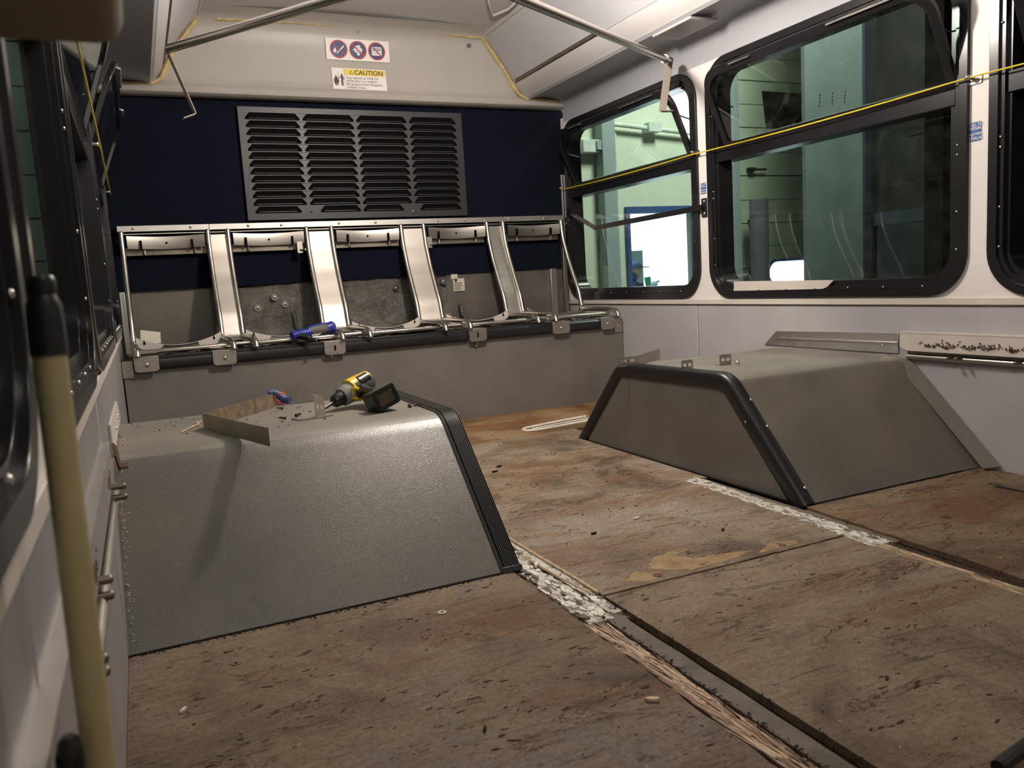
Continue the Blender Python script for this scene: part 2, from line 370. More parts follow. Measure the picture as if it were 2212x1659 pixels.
    def build(s, name, mats, parent=None, bevel=0.0, seg=2, angle=35, base=None):
        if not isinstance(mats, (list, tuple)): mats = [mats]
        if parent is not None: off = parent.get('_o', (0, 0, 0))
        else:
            xs = [v[0] for v in s.v]; ys = [v[1] for v in s.v]; zs = [v[2] for v in s.v]
            off = base or ((min(xs) + max(xs)) / 2, (min(ys) + max(ys)) / 2, min(zs))
        me = bpy.data.meshes.new(name)
        me.from_pydata([(v[0] - off[0], v[1] - off[1], v[2] - off[2]) for v in s.v], [], s.f)
        for m in mats: me.materials.append(M[m] if isinstance(m, str) else m)
        me.polygons.foreach_set('material_index', s.m)
        me.update()
        bm = bmesh.new(); bm.from_mesh(me); bmesh.ops.recalc_face_normals(bm, faces=bm.faces); bm.to_mesh(me); bm.free()
        me.polygons.foreach_set('use_smooth', [True] * len(me.polygons))
        me.set_sharp_from_angle(angle=math.radians(angle))
        o = bpy.data.objects.new(name, me); COL.objects.link(o)
        if parent is not None:
            o.parent = parent
            gp = parent.get('_p', None)
        else:
            o.location = off
        o['_o'] = tuple(off)
        if bevel:
            md = o.modifiers.new('bevel', 'BEVEL'); md.width = bevel; md.segments = seg
            md.limit_method = 'ANGLE'; md.angle_limit = math.radians(40)
        return o
def tag(o, label=None, cat=None, group=None, kind=None):
    if label: o['label'] = label
    if cat: o['category'] = cat
    if group: o['group'] = group
    if kind: o['kind'] = kind
    return o
def thing(name, loc, label=None, cat=None, group=None, kind=None):
    o = bpy.data.objects.new(name, None); COL.objects.link(o); o.location = loc; o['_o'] = tuple(loc)
    o.empty_display_size = 0.05
    return tag(o, label, cat, group, kind)
def copy_tree(o, dx, parent=None):
    c = o.copy(); COL.objects.link(c); c.parent = parent
    for ch in list(o.children): copy_tree(ch, (0, 0, 0), c)
    if parent is None:
        c.location = Vector(o.location) + Vector(dx); c['_o'] = tuple(c.location)
    return c
def rrect(u0, v0, u1, v1, r, n=6):
    pts = []
    for (cx, cy, a0) in ((u1 - r, v0 + r, -PI/2), (u1 - r, v1 - r, 0), (u0 + r, v1 - r, PI/2), (u0 + r, v0 + r, PI)):
        for i in range(n + 1):
            a = a0 + (PI / 2) * i / n; pts.append((cx + r * math.cos(a), cy + r * math.sin(a)))
    return pts
def rect(u0, v0, u1, v1): return [(u0, v0), (u1, v0), (u1, v1), (u0, v1)]
def circ(cx, cy, r, n=16): return [(cx + r * math.cos(2*PI*i/n), cy + r * math.sin(2*PI*i/n)) for i in range(n)]
def fillet(pts, r, n=5):
    pts = [Vector(p) for p in pts]; out = [pts[0]]
    for i in range(1, len(pts) - 1):
        a, b, c = pts[i-1], pts[i], pts[i+1]; d1 = (a - b); d2 = (c - b)
        rr = min(r, d1.length * 0.45, d2.length * 0.45)
        p1 = b + d1.normalized() * rr; p2 = b + d2.normalized() * rr
        for k in range(n + 1):
            t = k / n; out.append(p1 * (1-t)**2 + b * 2*t*(1-t) + p2 * t*t)
    out.append(pts[-1]); return out
XR = 2.42; XL = -0.09; YB = 4.40
fR = lambda u, v, w: (XR - w, u, v)
fL = lambda u, v, w: (XL + w, u, v)
fB = lambda u, v, w: (u, YB - w, v)      # facing the camera on the rear wall
fZ = lambda u, v, w: (u, v, w)

# ================================================================== SETTING
# ---- floor
fl = MB().box((XL - 0.1, -0.5, -0.06), (XR + 0.1, 4.5, -0.018)).build('floor', 'dirt'); tag(fl, kind='structure')
def jag(a, b, n, amp, axis=1):
    pts = []
    for i in range(n + 1):
        t = i / n; p = [a[0] + (b[0]-a[0]) * t, a[1] + (b[1]-a[1]) * t]
        if 0 < i < n: p[1 - axis] += random.uniform(-amp, amp)
        pts.append(tuple(p))
    return pts
def sheet(outline, mat, z=0.0):
    return MB().plate(outline, [], z - 0.016, z, fZ).build('plywood_sheet', mat, fl, 0.0012, 1)
sheet([(XL, -0.45), (0.722, -0.45)] + jag((0.728, 0.0), (0.744, 1.70), 60, 0.0035) + [(0.70, 1.95), (XL, 1.95)], 'ply_left')
sheet([(0.849, -0.45), (1.60, -0.45)] + [(1.585, 0.0)] + jag((1.584, 0.3), (1.592, 1.44), 30, 0.004) + jag((1.592, 1.450), (0.849, 1.4515), 30, 0.0015, 0)[1:], 'ply_near')
sheet(jag((0.849, 1.4605), (1.592, 1.459), 30, 0.0015, 0) + [(1.60, 1.9), (1.60, 2.13), (1.75, 2.13), (1.75, 3.198), (0.70, 3.198), (0.70, 1.96), (0.845, 1.96)], 'ply_far')
sheet([(1.622, -0.45), (XR, -0.45), (XR, 1.76), (1.672, 1.76)] + jag((1.664, 1.65), (1.622, 0.7), 30, 0.003)[0:], 'ply_right')
sheet([(0.6, 3.2), (XR, 3.2), (XR, 3.82), (0.6, 3.82)], 'ply_rear')
# battens and splintered strips in the two long seams
MB().plate(jag((0.788, -0.4), (0.792, 1.36), 40, 0.0015) + jag((0.832, 1.40), (0.826, -0.4), 40, 0.0015), [], -0.016, -0.003, fZ).build('batten', 'grey_strip', fl, 0.001, 1)
MB().plate(jag((1.590, 0.2), (1.604, 1.36), 40, 0.003) + jag((1.634, 1.38), (1.612, 0.2), 40, 0.003), [], -0.016, -0.010, fZ).build('batten', 'dirt', fl)
def splinters(x0, x1, y0, y1, n, mats, name, zt=0.0):
    b = MB()
    b.plate(jag((x0, y0), (x0 + 0.004, y1), 60, 0.004) + jag((x1, y1), (x1, y0), 60, 0.004), [], -0.016, zt - 0.006, fZ)
    for i in range(n):
        y = random.uniform(y0, y1 - 0.03); x = random.uniform(x0 + 0.002, x1 - 0.004); L = random.uniform(0.03, 0.15)
        L = min(L, y1 + 0.02 - y); w = random.uniform(0.0008, 0.0028); sk = random.uniform(-0.012, 0.012) * L / 0.1
        z = zt - 0.006 + random.uniform(0.0, 0.003); lift = random.uniform(0, 0.0025)
        b.add([(x - w, y, z - 0.004), (x + w, y + 0.004, z - 0.004), (x + w * 0.5 + sk, y + L, z - 0.003 + lift * 0.3), (x + sk - w * 0.4, y + L * 0.96, z - 0.003),
               (x - w, y, z + lift), (x + w, y + 0.005, z + 0.001), (x + w * 0.5 + sk, y + L, z), (x + sk - w * 0.4, y + L * 0.96, z)],
              [(0,3,2,1),(4,5,6,7),(0,1,5,4),(1,2,6,5),(2,3,7,6),(3,0,4,7)], 1 if random.random() < 0.25 else (2 if random.random() < 0.05 else 0))
    o = b.build(name, mats, fl); o['kind'] = 'stuff'; return o
splinters(0.747, 0.786, -0.2, 1.345, 520, ['splinter', 'splinter2', 'dirt'], 'splintered_wood_strip')
splinters(1.553, 1.588, 0.4, 1.36, 200, ['splinter2', 'splinter2', 'dirt'], 'splintered_wood_strip', 0.004)
# white adhesive residue
def residue(x0, x1, y0, y1, n, name='adhesive_residue', skew=0.0):
    b = MB()
    for i in range(n):
        y = random.uniform(y0, y1); t = (y - y0) / max(1e-6, (y1 - y0)); x = random.uniform(x0, x1) + skew * t
        rx = random.uniform(0.002, 0.011); ry = random.uniform(0.004, 0.022); k = random.randint(7, 12)
        pts = []
        for j in range(k):
            a = 2 * PI * j / k; q = random.uniform(0.45, 1.25); pts.append((x + rx * q * math.cos(a), y + ry * q * math.sin(a)))
        h = random.uniform(-0.002, 0.0025)
        b.plate(pts, [], -0.010, h, fZ, 1 if random.random() < 0.22 else 0)
    o = b.build(name, ['adhesive', 'grey_strip'], fl); o['kind'] = 'stuff'; return o
residue(0.752, 0.800, 1.37, 1.72, 45)
residue(0.795, 0.838, 1.36, 1.95, 15)
residue(1.560, 1.600, 1.36, 1.50, 30)
residue(1.575, 1.615, 1.50, 2.14, 40, skew=0.02)
MB().plate(jag((0.742, 1.35), (0.742, 1.96), 12, 0.001) + jag((0.846, 1.96), (0.846, 1.35), 12, 0.001), [], -0.017, -0.0085, fZ).build('batten', 'grey_strip', fl)
MB().plate(jag((1.598, 1.37), (1.603, 2.13), 12, 0.001) + jag((1.672, 2.13), (1.662, 1.37), 12, 0.001), [], -0.017, -0.0085, fZ).build('batten', 'grey_strip', fl)
m_, nt_, b_p, o_p = newmat('adhesive_smear'); setp(b_p, (0.5, 0.46, 0.4), 0.7, 0, 0.3)
v_ = coords(nt_); nn_ = noise(nt_, coords(nt_, (1.6, 0.7, 1)), 42, 9, 0.72, 1.2)
nt_.links.new(ramp(nt_, nn_, [(0.40, (0.10, 0.08, 0.06)), (0.46, (0.30, 0.27, 0.22)), (0.50, (0.60, 0.56, 0.50)), (0.7, (0.70, 0.67, 0.61))]), b_p.inputs['Base Color'])
bump(nt_, b_p, nn_, 0.9, 0.006); M['adh_smear'] = m_
MB().plate(jag((0.750, 1.352), (0.762, 1.72), 30, 0.005) + [(0.780, 1.93)] + jag((0.806, 1.90), (0.812, 1.352), 30, 0.006), [], -0.012, -0.0025, fZ).build('adhesive_patch', 'adh_smear', fl)
MB().plate(jag((0.815, 1.37), (0.824, 1.93), 30, 0.003) + jag((0.843, 1.93), (0.842, 1.37), 30, 0.002), [], -0.012, -0.0015, fZ).build('adhesive_patch', 'adh_smear', fl)
MB().plate(jag((1.545, 1.36), (1.566, 1.66), 30, 0.006) + jag((1.566, 1.66), (1.575, 2.14), 30, 0.006) + jag((1.628, 2.14), (1.612, 1.48), 40, 0.006) + jag((1.612, 1.48), (1.615, 1.36), 12, 0.006), [], -0.010, 0.0012, fZ).build('adhesive_patch', 'adh_smear', fl)
# long pale wood sliver lying along the left seam and pale glue loop near the bench
MB().tube([(0.840, 1.955, 0.0), (0.842, 1.75, 0.001), (0.846, 1.60, 0.001), (0.846, 1.475, 0.001)], 0.004, 6).build('wood_sliver', 'splinter2', fl)
MB().tube([(0.812, 1.80, -0.003), (0.822, 1.60, -0.002), (0.835, 1.47, -0.002)], 0.004, 6).build('wood_sliver', 'splinter2', fl)
loop = [(1.95, 3.44), (1.80, 3.415), (1.66, 3.385), (1.58, 3.365), (1.552, 3.335), (1.556, 3.30), (1.60, 3.285), (1.72, 3.30), (1.95, 3.335)]
MB().tube([(x, y, 0.0005) for x, y in fillet([Vector((a, b, 0)) for a, b in loop], 0.05, 4) and [(p.x, p.y) for p in fillet([Vector((a, b, 0)) for a, b in loop], 0.05, 4)]], 0.0065, 6).build('glue_line', 'adhesive', fl)
MB().tube([(1.60, 3.325, 0.0005), (1.75, 3.355, 0.0005), (1.95, 3.385, 0.0005)], 0.004, 6).build('glue_line', 'adhesive', fl)
# floor screws (countersunk, with rust halo discs)
for (x, y, r, rs) in ((1.88, 1.415, 0.013, 1), (1.013, 1.491, 0.011, 1), (1.382, 1.487, 0.010, 1), (0.516, 1.566, 0.010, 0), (0.097, 1.557, 0.010, 0)):
    b = MB().plate(circ(x, y, r, 18), [circ(x, y, r * 0.35, 8)], -0.001, 0.0012, fZ, 0)
    b.plate(circ(x, y, r * 0.36, 8), [], -0.001, 0.0003, fZ, 1)
    b.build('screw', ['rust' if rs else 'galv', 'dark'], fl)
R2 = random.uniform
# peeled veneer flakes at the joint
for pts in ([(1.02, 1.53), (1.10, 1.475), (1.22, 1.478), (1.30, 1.50), (1.24, 1.52), (1.15, 1.535), (1.12, 1.57), (1.19, 1.60), (1.12, 1.605), (1.05, 1.58)],
            [(0.96, 1.475), (1.0, 1.47), (1.02, 1.50), (0.98, 1.54), (0.93, 1.50)], [(1.30, 1.475), (1.42, 1.472), (1.44, 1.50), (1.36, 1.51)]):
    jp = []
    for q in range(len(pts)):
        A_, B_ = pts[q], pts[(q + 1) % len(pts)]
        for t_ in range(6): jp.append((A_[0] + (B_[0] - A_[0]) * t_ / 6 + R2(-0.008, 0.008), A_[1] + (B_[1] - A_[1]) * t_ / 6 + (R2(-0.003, 0.003) if min(A_[1], B_[1]) > 1.48 else R2(0, 0.003))))
    b = MB().plate(jp, [], -0.001, 0.0004, fZ); b.build('veneer_patch', simple('bare_veneer', (0.25, 0.165, 0.085), 0.6, 0, 0.3, 0.35, 22, 0.3, 80), fl)
def flakes(n, region):
    b = MB()
    for i in range(n):
        
        if i % 6 == 0: cx0, cy0 = region()
        x = cx0 + random.gauss(0, 0.030); y = cy0 + random.gauss(0, 0.014)
        L = 0.0015 + 0.010 * random.random() ** 2.5; w = L * random.uniform(0.12, 0.4); a = random.gauss(0.15, 0.35); ca, sa = math.cos(a), math.sin(a); k = 9
        pts = [(x + (L * R_(.6, 1.2) * math.cos(2*PI*j/k)) * ca - (w * R_(.3, 1.4) * math.sin(2*PI*j/k)) * sa, y + (L * R_(.6, 1.2) * math.cos(2*PI*j/k)) * sa + (w * R_(.3, 1.4) * math.sin(2*PI*j/k)) * ca) for j in range(k)]
        b.plate(pts, [], -0.001, 0.0004 + R_(0, 0.0008), fZ, 0 if random.random() < 0.7 else 1)
    o = b.build('veneer_flakes', ['dirt', 'ply_left'], fl); o['kind'] = 'stuff'
R_ = random.uniform
flakes(330, lambda: (R_(XL, 0.70), R_(0.85, 1.66)))
flakes(150, lambda: (R_(0.88, 1.55), R_(0.7, 1.44)))
flakes(220, lambda: (R_(0.88, 1.60), R_(1.47, 2.9)))
flakes(120, lambda: (R_(1.68, 2.35), R_(1.1, 1.66)))
# crumbs
def crumbs(name, mat, n, region, smin, smax, zf=None, par=None):
    b = MB()
    for i in range(n):
        x, y = region(); z = zf(x, y) if zf else 0.0
        s = random.uniform(smin, smax) * (0.5 + random.random() ** 2)
        q = [Vector((random.uniform(-1, 1), random.uniform(-1, 1), random.uniform(0, 1))) * s for _ in range(2)]
        e = s * random.uniform(0.6, 1.8); a = random.uniform(0, PI); ca, sa = math.cos(a), math.sin(a)
        P = [(-e, -s*.5, 0), (e, -s*.4, 0), (e*.8, s*.5, 0), (-e*.7, s*.45, 0), (-e*.5, -s*.2, s*.7), (e*.5, 0, s*.6), (0, s*.3, s*.8)]
        P = [(x + p[0]*ca - p[1]*sa, y + p[0]*sa + p[1]*ca, z + p[2] - 0.0003) for p in P]
        b.add(P, [(0,1,5,4),(1,2,5),(2,3,6,5),(3,0,4,6),(4,5,6)])
    o = b.build(name, mat, par if par is not None else fl); o['kind'] = 'stuff'; return o
R_ = random.uniform
crumbs('floor_crumbs', 'dirt', 900, lambda: (R_(XL, 2.4), R_(0.55, 1.68)), 0.0006, 0.0022)
crumbs('floor_crumbs', 'adhesive', 160, lambda: (R_(XL, 2.4), R_(0.55, 1.9)), 0.0006, 0.0022)
crumbs('floor_crumbs', 'dirt', 260, lambda: (R_(0.86, 1.62), R_(1.5, 3.6)), 0.0008, 0.003)
crumbs('floor_crumbs', 'dirt', 500, lambda: (R_(XL, 0.75), 1.703 - abs(random.gauss(0, 0.008))), 0.0008, 0.0035)
crumbs('floor_crumbs', 'dirt', 350, lambda: (R_(1.66, 2.40), 1.698 - abs(random.gauss(0, 0.006))), 0.0008, 0.003)
crumbs('floor_crumbs', 'dirt', 500, lambda: (0.84 + random.gauss(0, 0.006), R_(0.6, 1.5)), 0.0008, 0.003)
crumbs('floor_crumbs', 'dirt', 350, lambda: (0.788 + random.gauss(0, 0.005), R_(0.6, 1.4)), 0.0008, 0.003)
crumbs('floor_crumbs', 'dirt', 200, lambda: (1.61 + random.gauss(0, 0.006), R_(0.8, 1.5)), 0.0008, 0.003)

# ---- walls (right and left) with window openings
WIN_R = [(3.10, 4.385), (1.755, 3.03), (0.42, 1.685)]
WIN_L = [(3.10, 4.385), (1.755, 3.03), (0.80, 1.685), (-0.30, 0.735)]
ZW0, ZW1 = 0.552, 1.60
def side_wall(name, f, wins, th=0.09, y1=YB):
    w = thing(name, (f(2, 0, 0)[0], 2.0, 0), kind='structure')
    ho = [rrect(a + 0.012, ZW0 + 0.012, b - 0.012, ZW1 - 0.012, 0.13, 8) for a, b in wins]
    MB().plate(rect(-0.45, 0.535, y1, 1.63), ho, -th, 0.0, f).build('upper_panel', 'wall_white', w)
    return w
wr = side_wall('wall_right', fR, WIN_R)
wl = side_wall('wall_left', fL, WIN_L, 0.036)
for (f, w, ys, mt) in ((fR, wr, [-0.45, 1.20, 3.141, YB], 'panel_grey'), (fL, wl, [-0.45, 0.62, 1.69, 3.141, YB], 'panel_shaded')):
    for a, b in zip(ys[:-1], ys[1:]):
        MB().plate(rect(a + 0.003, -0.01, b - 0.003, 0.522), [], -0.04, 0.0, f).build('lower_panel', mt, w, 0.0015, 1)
    MB().plate(rect(-0.45, -0.01, YB, 0.53), [], -0.05, -0.006, f).build('backing_panel', 'dark', w)
    MB().plate(rect(-0.45, 0.523, YB, 0.547), [], -0.02, 0.006, f).build('dado_rail', 'cream_rail', w, 0.002, 2)
    MB().plate(rect(-0.45, 0.5175, YB, 0.523), [], -0.02, 0.002, f).build('dado_rail', 'galv', w)

# ---- windows
def window(idx, f, y0, y1, lean, side, rc=0.075, near=False):
    w = thing('window_%d' % idx, f((y0 + y1) / 2, ZW0, 0), kind='structure')
    # outer rubber frame in three stepped rings
    o1 = rrect(y0, ZW0, y1, ZW1, 0.14, 10)
    i1 = rrect(y0 + 0.030, ZW0 + 0.028, y1 - 0.030, ZW1 - 0.030, 0.115, 10)
    MB().plate(o1, [i1], -0.03, 0.012, f).build('window_frame', 'rubber_frame', w, 0.004, 3)
    i2 = rrect(y0 + 0.046, ZW0 + 0.043, y1 - 0.046, ZW1 - 0.046, 0.10, 10)
    MB().plate(rrect(y0 + 0.029, ZW0 + 0.027, y1 - 0.029, ZW1 - 0.029, 0.116, 10), [i2], -0.035, 0.004, f).build('window_frame', 'rubber_frame', w, 0.003, 2)
    i3 = rrect(y0 + 0.070, ZW0 + 0.062, y1 - 0.060, ZW1 - 0.060, 0.085, 10)
    MB().plate(rrect(y0 + 0.045, ZW0 + 0.042, y1 - 0.045, ZW1 - 0.045, 0.101, 10), [i3], -rc - 0.01, -0.008, f).build('window_frame', 'rubber_frame', w, 0.003, 2)
    # middle rail
    zm = 1.185
    MB().plate(rect(y0 + 0.05, zm - 0.03, y1 - 0.05, zm + 0.035), [], -rc - 0.01, -0.002, f).build('middle_rail', 'rubber_frame', w, 0.003, 2)
    # lower pane
    MB().plate(rrect(y0 + 0.058, ZW0 + 0.055, y1 - 0.055, zm - 0.02, 0.06, 6), [], -rc - 0.004, -rc, f).build('pane', 'glassR', w)
    # tilted hopper sash
    L = 1.555 - 1.205; ca = math.sqrt(max(0.01, 1 - (lean / L) ** 2)); sa = lean / L
    def g(u, v, t): # v = along sash from hinge, t = thickness inward
        return f(u, 1.205 + v * ca - t * sa, -0.022 + v * sa + t * ca)
    a, b = y0 + 0.045, y1 - 0.115
    so = rrect(a, 0.0, b, L, 0.10, 8); so = [p if p[1] > 0.11 else (a if p[0] < (a + b) / 2 else b, max(0.0, p[1])) for p in so]
    si = [(a + 0.030, 0.032), (b - 0.030, 0.032)] + [p for p in rrect(a + 0.030, 0.032, b - 0.030, L - 0.035, 0.08, 8) if p[1] > 0.12]
    sf = MB().plate(so, [si], 0.0, 0.018, g).build('sash_frame', 'rubber_frame', w, 0.003, 2)
    MB().plate([(p[0] + (0.004 if p[0] > (a + b) / 2 else -0.004), p[1] + (0.004 if p[1] > .2 else -0.004)) for p in si], [], 0.006, 0.010, g).build('sash_pane', 'glassR', w)
    # top catch rail on the frame and sash
    MB().plate(rect(y0 + 0.10, 1.535, y1 - 0.25, 1.565), [], 0.0, 0.022, f).build('catch_rail', 'rubber_frame', w, 0.003, 2)
    MB().plate(rect(a + 0.12, L - 0.012, a + 0.40, L - 0.006), [], 0.018, 0.028, g).build('catch_strip', 'alu', w)
    MB().plate(rect(b - 0.32, L - 0.012, b - 0.20, L - 0.006), [], 0.018, 0.028, g).build('catch_strip', 'alu', w)
    # side stays
    if lean > 0.02:
        for yy in (y0 + 0.07, y1 - 0.14):
            p0 = f(yy, 1.38, -0.03); p1 = g(yy, L * 0.62, 0.0)
            MB().tube([p0, p1], 0.003, 6).build('sash_stay', 'rubber_frame', w)
    # screws
    zs = [ZW0 + 0.15, ZW0 + 0.27, 1.0, 1.03, 1.36]
    nrm = Vector(f(0, 0, 1)) - Vector(f(0, 0, 0))
    for z in zs:
        MB().dome(f(y0 + 0.036, z, 0.006), nrm, 0.0045, n=8).build('screw', 'chrome', w)
        MB().dome(f(y1 - 0.036, z, 0.006), nrm, 0.0045, n=8).build('screw', 'chrome', w)
    k = max(2, int((y1 - y0) / 0.17))
    for i in range(k):
        yy = y0 + 0.16 + (y1 - y0 - 0.32) * i / (k - 1)
        MB().dome(f(yy, ZW0 + 0.034, 0.006), nrm, 0.0045, n=8).build('screw', 'chrome', w)
    return w
for i, (a, b) in enumerate(WIN_R): window(i + 1, fR, a, b, 0.14, 1)
for i, (a, b) in enumerate(WIN_L): window(i + 4, fL, a, b, (0.125, 0.115, 0.0, 0.0)[i], -1, 0.034)

# ---- ceiling with coves (mirrored profile), extruded along the bus
mx = lambda x: 2.33 - x
ce = thing('ceiling', (1.165, 2.0, 2.06), kind='structure')
def extr(name, prof, mat, par, y0=-0.5, y1=4.36, th=0.012, mirror=False, smooth=True):
    b = MB(); P = [((mx(x) if mirror else x), z) for x, z in prof]
    vs = []; 
    for (x, z) in P: vs += [(x, y0, z), (x, y1, z), (x, y0, z + th), (x, y1, z + th)]
    fs = []
    for i in range(len(P) - 1):
        a = i * 4; c = a + 4; fs += [(a, a+1, c+1, c), (a+2, c+2, c+3, a+3), (a, c, c+2, a+2), (a+1, a+3, c+3, c+1)]
    n = (len(P) - 1) * 4; fs += [(0, 2, 3, 1), (n, n+1, n+3, n+2)]
    b.add(vs, fs); return b.build(name, mat, par)
extr('ceiling_panel', [(0.42, 2.06), (0.80, 2.075), (1.165, 2.08), (1.53, 2.075), (1.912, 2.06)], 'ceil', ce)
for mir in (False, True):
    extr('edge_moulding', [(1.905, 2.058), (1.915, 2.045), (1.925, 2.045), (1.935, 2.028), (1.945, 2.02)], 'strip', ce, mirror=mir)
    for (a, b_) in ((-0.5, 2.0), (2.004, 3.35), (3.354, 4.36)):
        extr('cove_panel', [(1.94, 2.026), (2.0, 1.955), (2.05, 1.885), (2.095, 1.807)], 'cove', ce, a, b_, mirror=mir)
    extr('hinge_bead', [(2.085, 1.818), (2.088, 1.806), (2.094, 1.803), (2.098, 1.808)], 'galv', ce, 3.36, 4.3, 0.004, mirror=mir)
    rib = []
    for i in range(11):
        t = i / 10; rib.append((2.098 + 0.052 * t + (0.0012 if i % 2 else 0) - 0.006 * math.sin(PI * t), 1.800 - 0.078 * t + (0.0 if i % 2 else -0.0008)))
    extr('lamp_strip', rib, 'strip', ce, mirror=mir)
    extr('lower_cove', [(2.150, 1.722), (2.165, 1.712), (2.20, 1.722), (2.26, 1.728), (2.32, 1.724), (2.37, 1.708), (2.40, 1.680), (2.417, 1.650), (2.420, 1.601)], 'cove', ce, mirror=False if not mir else True)
    extr('shadow_line', [(2.416, 1.606), (2.416, 1.602)], 'dark', ce, -0.4, 4.36, 0.001, mirror=mir) if False else None
# closing panel above and ends
MB().box((-0.3, -0.6, 2.10), (2.7, 4.6, 2.13)).build('roof_skin', 'dark', ce)
MB().box((-0.16, -0.55, -0.1), (2.5, -0.5, 2.12)).build('wall_front', 'panel_grey')['kind'] = 'structure'
# speaker grille on the right lower cove
sp = thing('speaker_grille', (2.24, 2.93, 1.70), 'cream square speaker grille screwed under the right ceiling cove above the windows', 'speaker')
b = MB(); b.box((2.165, 2.80, 1.702), (2.31, 3.07, 1.716)); b.build('grille_plate', 'strip', sp, 0.005, 2)
b = MB()
for i in range(10):
    for j in range(16): b.dome((2.185 + i * 0.0115, 2.83 + j * 0.0135, 1.7015), (0, 0, -1), 0.0016, 0.0008, 5)
b.build('perforations', 'grey_rub', sp)['kind'] = 'stuff'
for x, y in ((2.175, 2.82), (2.30, 2.82), (2.175, 3.05), (2.30, 3.05)): MB().dome((x, y, 1.702), (0, 0, -1), 0.004, 0.002, 8).build('screw', 'chrome', sp)

# ---- rear wall: carpet, header, lower plates
wb = thing('wall_rear', (1.165, YB, 0), kind='structure')
MB().box((XL - 0.02, YB, 0.745), (XR + 0.02, YB + 0.03, 1.70)).build('carpet_panel', 'carpet', wb)
MB().box((XL - 0.02, YB + 0.022, -0.02), (0.47, YB + 0.05, 0.745)).build('lower_plate', 'backplate', wb)
# crinkled foil insulation: displaced grid
b = MB(); nx, nz = 110, 34; vs = []; fs = []
def hn(x, z): return 0.010 * math.sin(9 * x + 3 * math.sin(7 * z)) * math.sin(11 * z + x * 4) + 0.004 * math.sin(31 * x + 17 * z) + 0.0022 * math.sin(57 * x - 41 * z)
for j in range(nz):
    for i in range(nx):
        x = 0.472 + (1.628 - 0.472) * i / (nx - 1); z = 0.43 + 0.315 * j / (nz - 1)
        vs.append((x, YB - 0.055 + (z - 0.43) * 0.235 - hn(x, z) * 0.9, z))
for j in range(nz - 1):
    for i in range(nx - 1): a = j * nx + i; fs.append((a, a + 1, a + 1 + nx, a + nx))
b.add(vs, fs, 0, True).build('foil_insulation', 'crinkle', wb)
MB().box((0.47, YB + 0.04, -0.02), (1.63, YB + 0.06, 0.745)).build('lower_plate', 'backplate2', wb)
MB().box((1.628, YB + 0.012, -0.02), (XR + 0.02, YB + 0.05, 0.745)).build('lower_plate', 'backplate2', wb)
for (x, z) in ((0.655, 0.675), (0.565, 0.625), (1.315, 0.685), (1.60, 0.705), (1.555, 0.655), (0.705, 0.635)):
    b = MB().cyl((x, YB + 0.012, z), (x, YB - 0.030 + (z - 0.6) * 0.15, z), 0.017, 16); b.dome((x, YB - 0.030 + (z - 0.6) * 0.15, z), (0, -1, 0), 0.008); b.build('washer', 'chrome', wb)
for (x, z, L) in ((0.735, 0.60, 0.11), (1.50, 0.56, 0.10), (1.68, 0.58, 0.10)):
    MB().tube([(x, YB - 0.02, z), (x + 0.012, YB - 0.035, z - L * .3), (x + 0.010, YB - 0.042, z - L * .7), (x + 0.02, YB - 0.035, z - L)], 0.010, 8, radii=[0.004, 0.012, 0.010, 0.004]).build('foil_tear', 'crinkle', wb)
MB().box((2.29, YB - 0.02, 0.44), (2.33, YB + 0.02, 0.745)).build('corner_strip', 'alu', wb, 0.002)
MB().box((2.36, YB - 0.06, 0.44), (2.385, YB - 0.03, 1.02)).build('corner_strip', 'steel_sheet', wb, 0.002)
MB().box((-0.075, YB - 0.03, 0.44), (-0.05, YB, 0.745)).build('corner_strip', 'alu', wb, 0.002)
lb = thing('paper_label', (1.72, YB - 0.0, 0.64), 'torn white printed paper label on the dark plate behind the fourth seat frame', 'label')
lb2 = MB(); lb2.box((1.655, YB + 0.004, 0.715), (1.695, YB + 0.009, 0.745)); lb2.box((1.665, YB + 0.004, 0.645), (1.735, YB + 0.009, 0.718)); lb2.build('label_sheet', 'paper', lb)
b = MB()
for i in range(6): b.box((1.672, YB + 0.002, 0.652 + i * 0.008), (1.672 + random.uniform(0.035, 0.055), YB + 0.004, 0.6545 + i * 0.008))
b.box((1.675, YB + 0.002, 0.700), (1.690, YB + 0.004, 0.714)); b.build('print', 'ink', lb)
# header: moulded beige panel with rolled lower lip
hp = [(4.395, 1.676), (4.355, 1.672), (4.325, 1.674), (4.308, 1.683), (4.303, 1.697), (4.308, 1.712), (4.322, 1.724), (4.332, 1.736), (4.337, 1.765), (4.343, 1.83), (4.348, 1.93), (4.345, 2.00), (4.325, 2.035), (4.28, 2.058), (4.20, 2.066)]
vs = []; fs = []
for (y, z) in hp:
    vs += [(XL + 0.02, y, z), (XR - 0.01, y, z)]
for i in range(len(hp) - 1): a = 2 * i; fs.append((a, a+1, a+3, a+2))
hd = MB().add(vs, fs, 0, True).build('header_panel', 'header', wb)
MB().tube([(0.50, 4.325, 2.040), (0.7, 4.318, 2.047), (1.2, 4.316, 2.052), (1.6, 4.318, 2.051), (1.90, 4.322, 2.042)], 0.011, 8).build('glue_bead', 'glue', wb)
for mir in (False, True):
    pth = [(1.905, 4.325, 2.045), (1.935, 4.335, 2.015), (1.99, 4.338, 1.945), (2.045, 4.338, 1.87), (2.088, 4.332, 1.79), (2.11, 4.315, 1.745), (2.15, 4.303, 1.717), (2.25, 4.300, 1.715), (2.36, 4.300, 1.706)]
    MB().tube([((mx(x) if mir else x), y, z) for x, y, z in pth], 0.010, 8, radii=[0.008, 0.012, 0.014, 0.010, 0.014, 0.010, 0.009, 0.007, 0.006]).build('glue_bead', 'glue', wb)
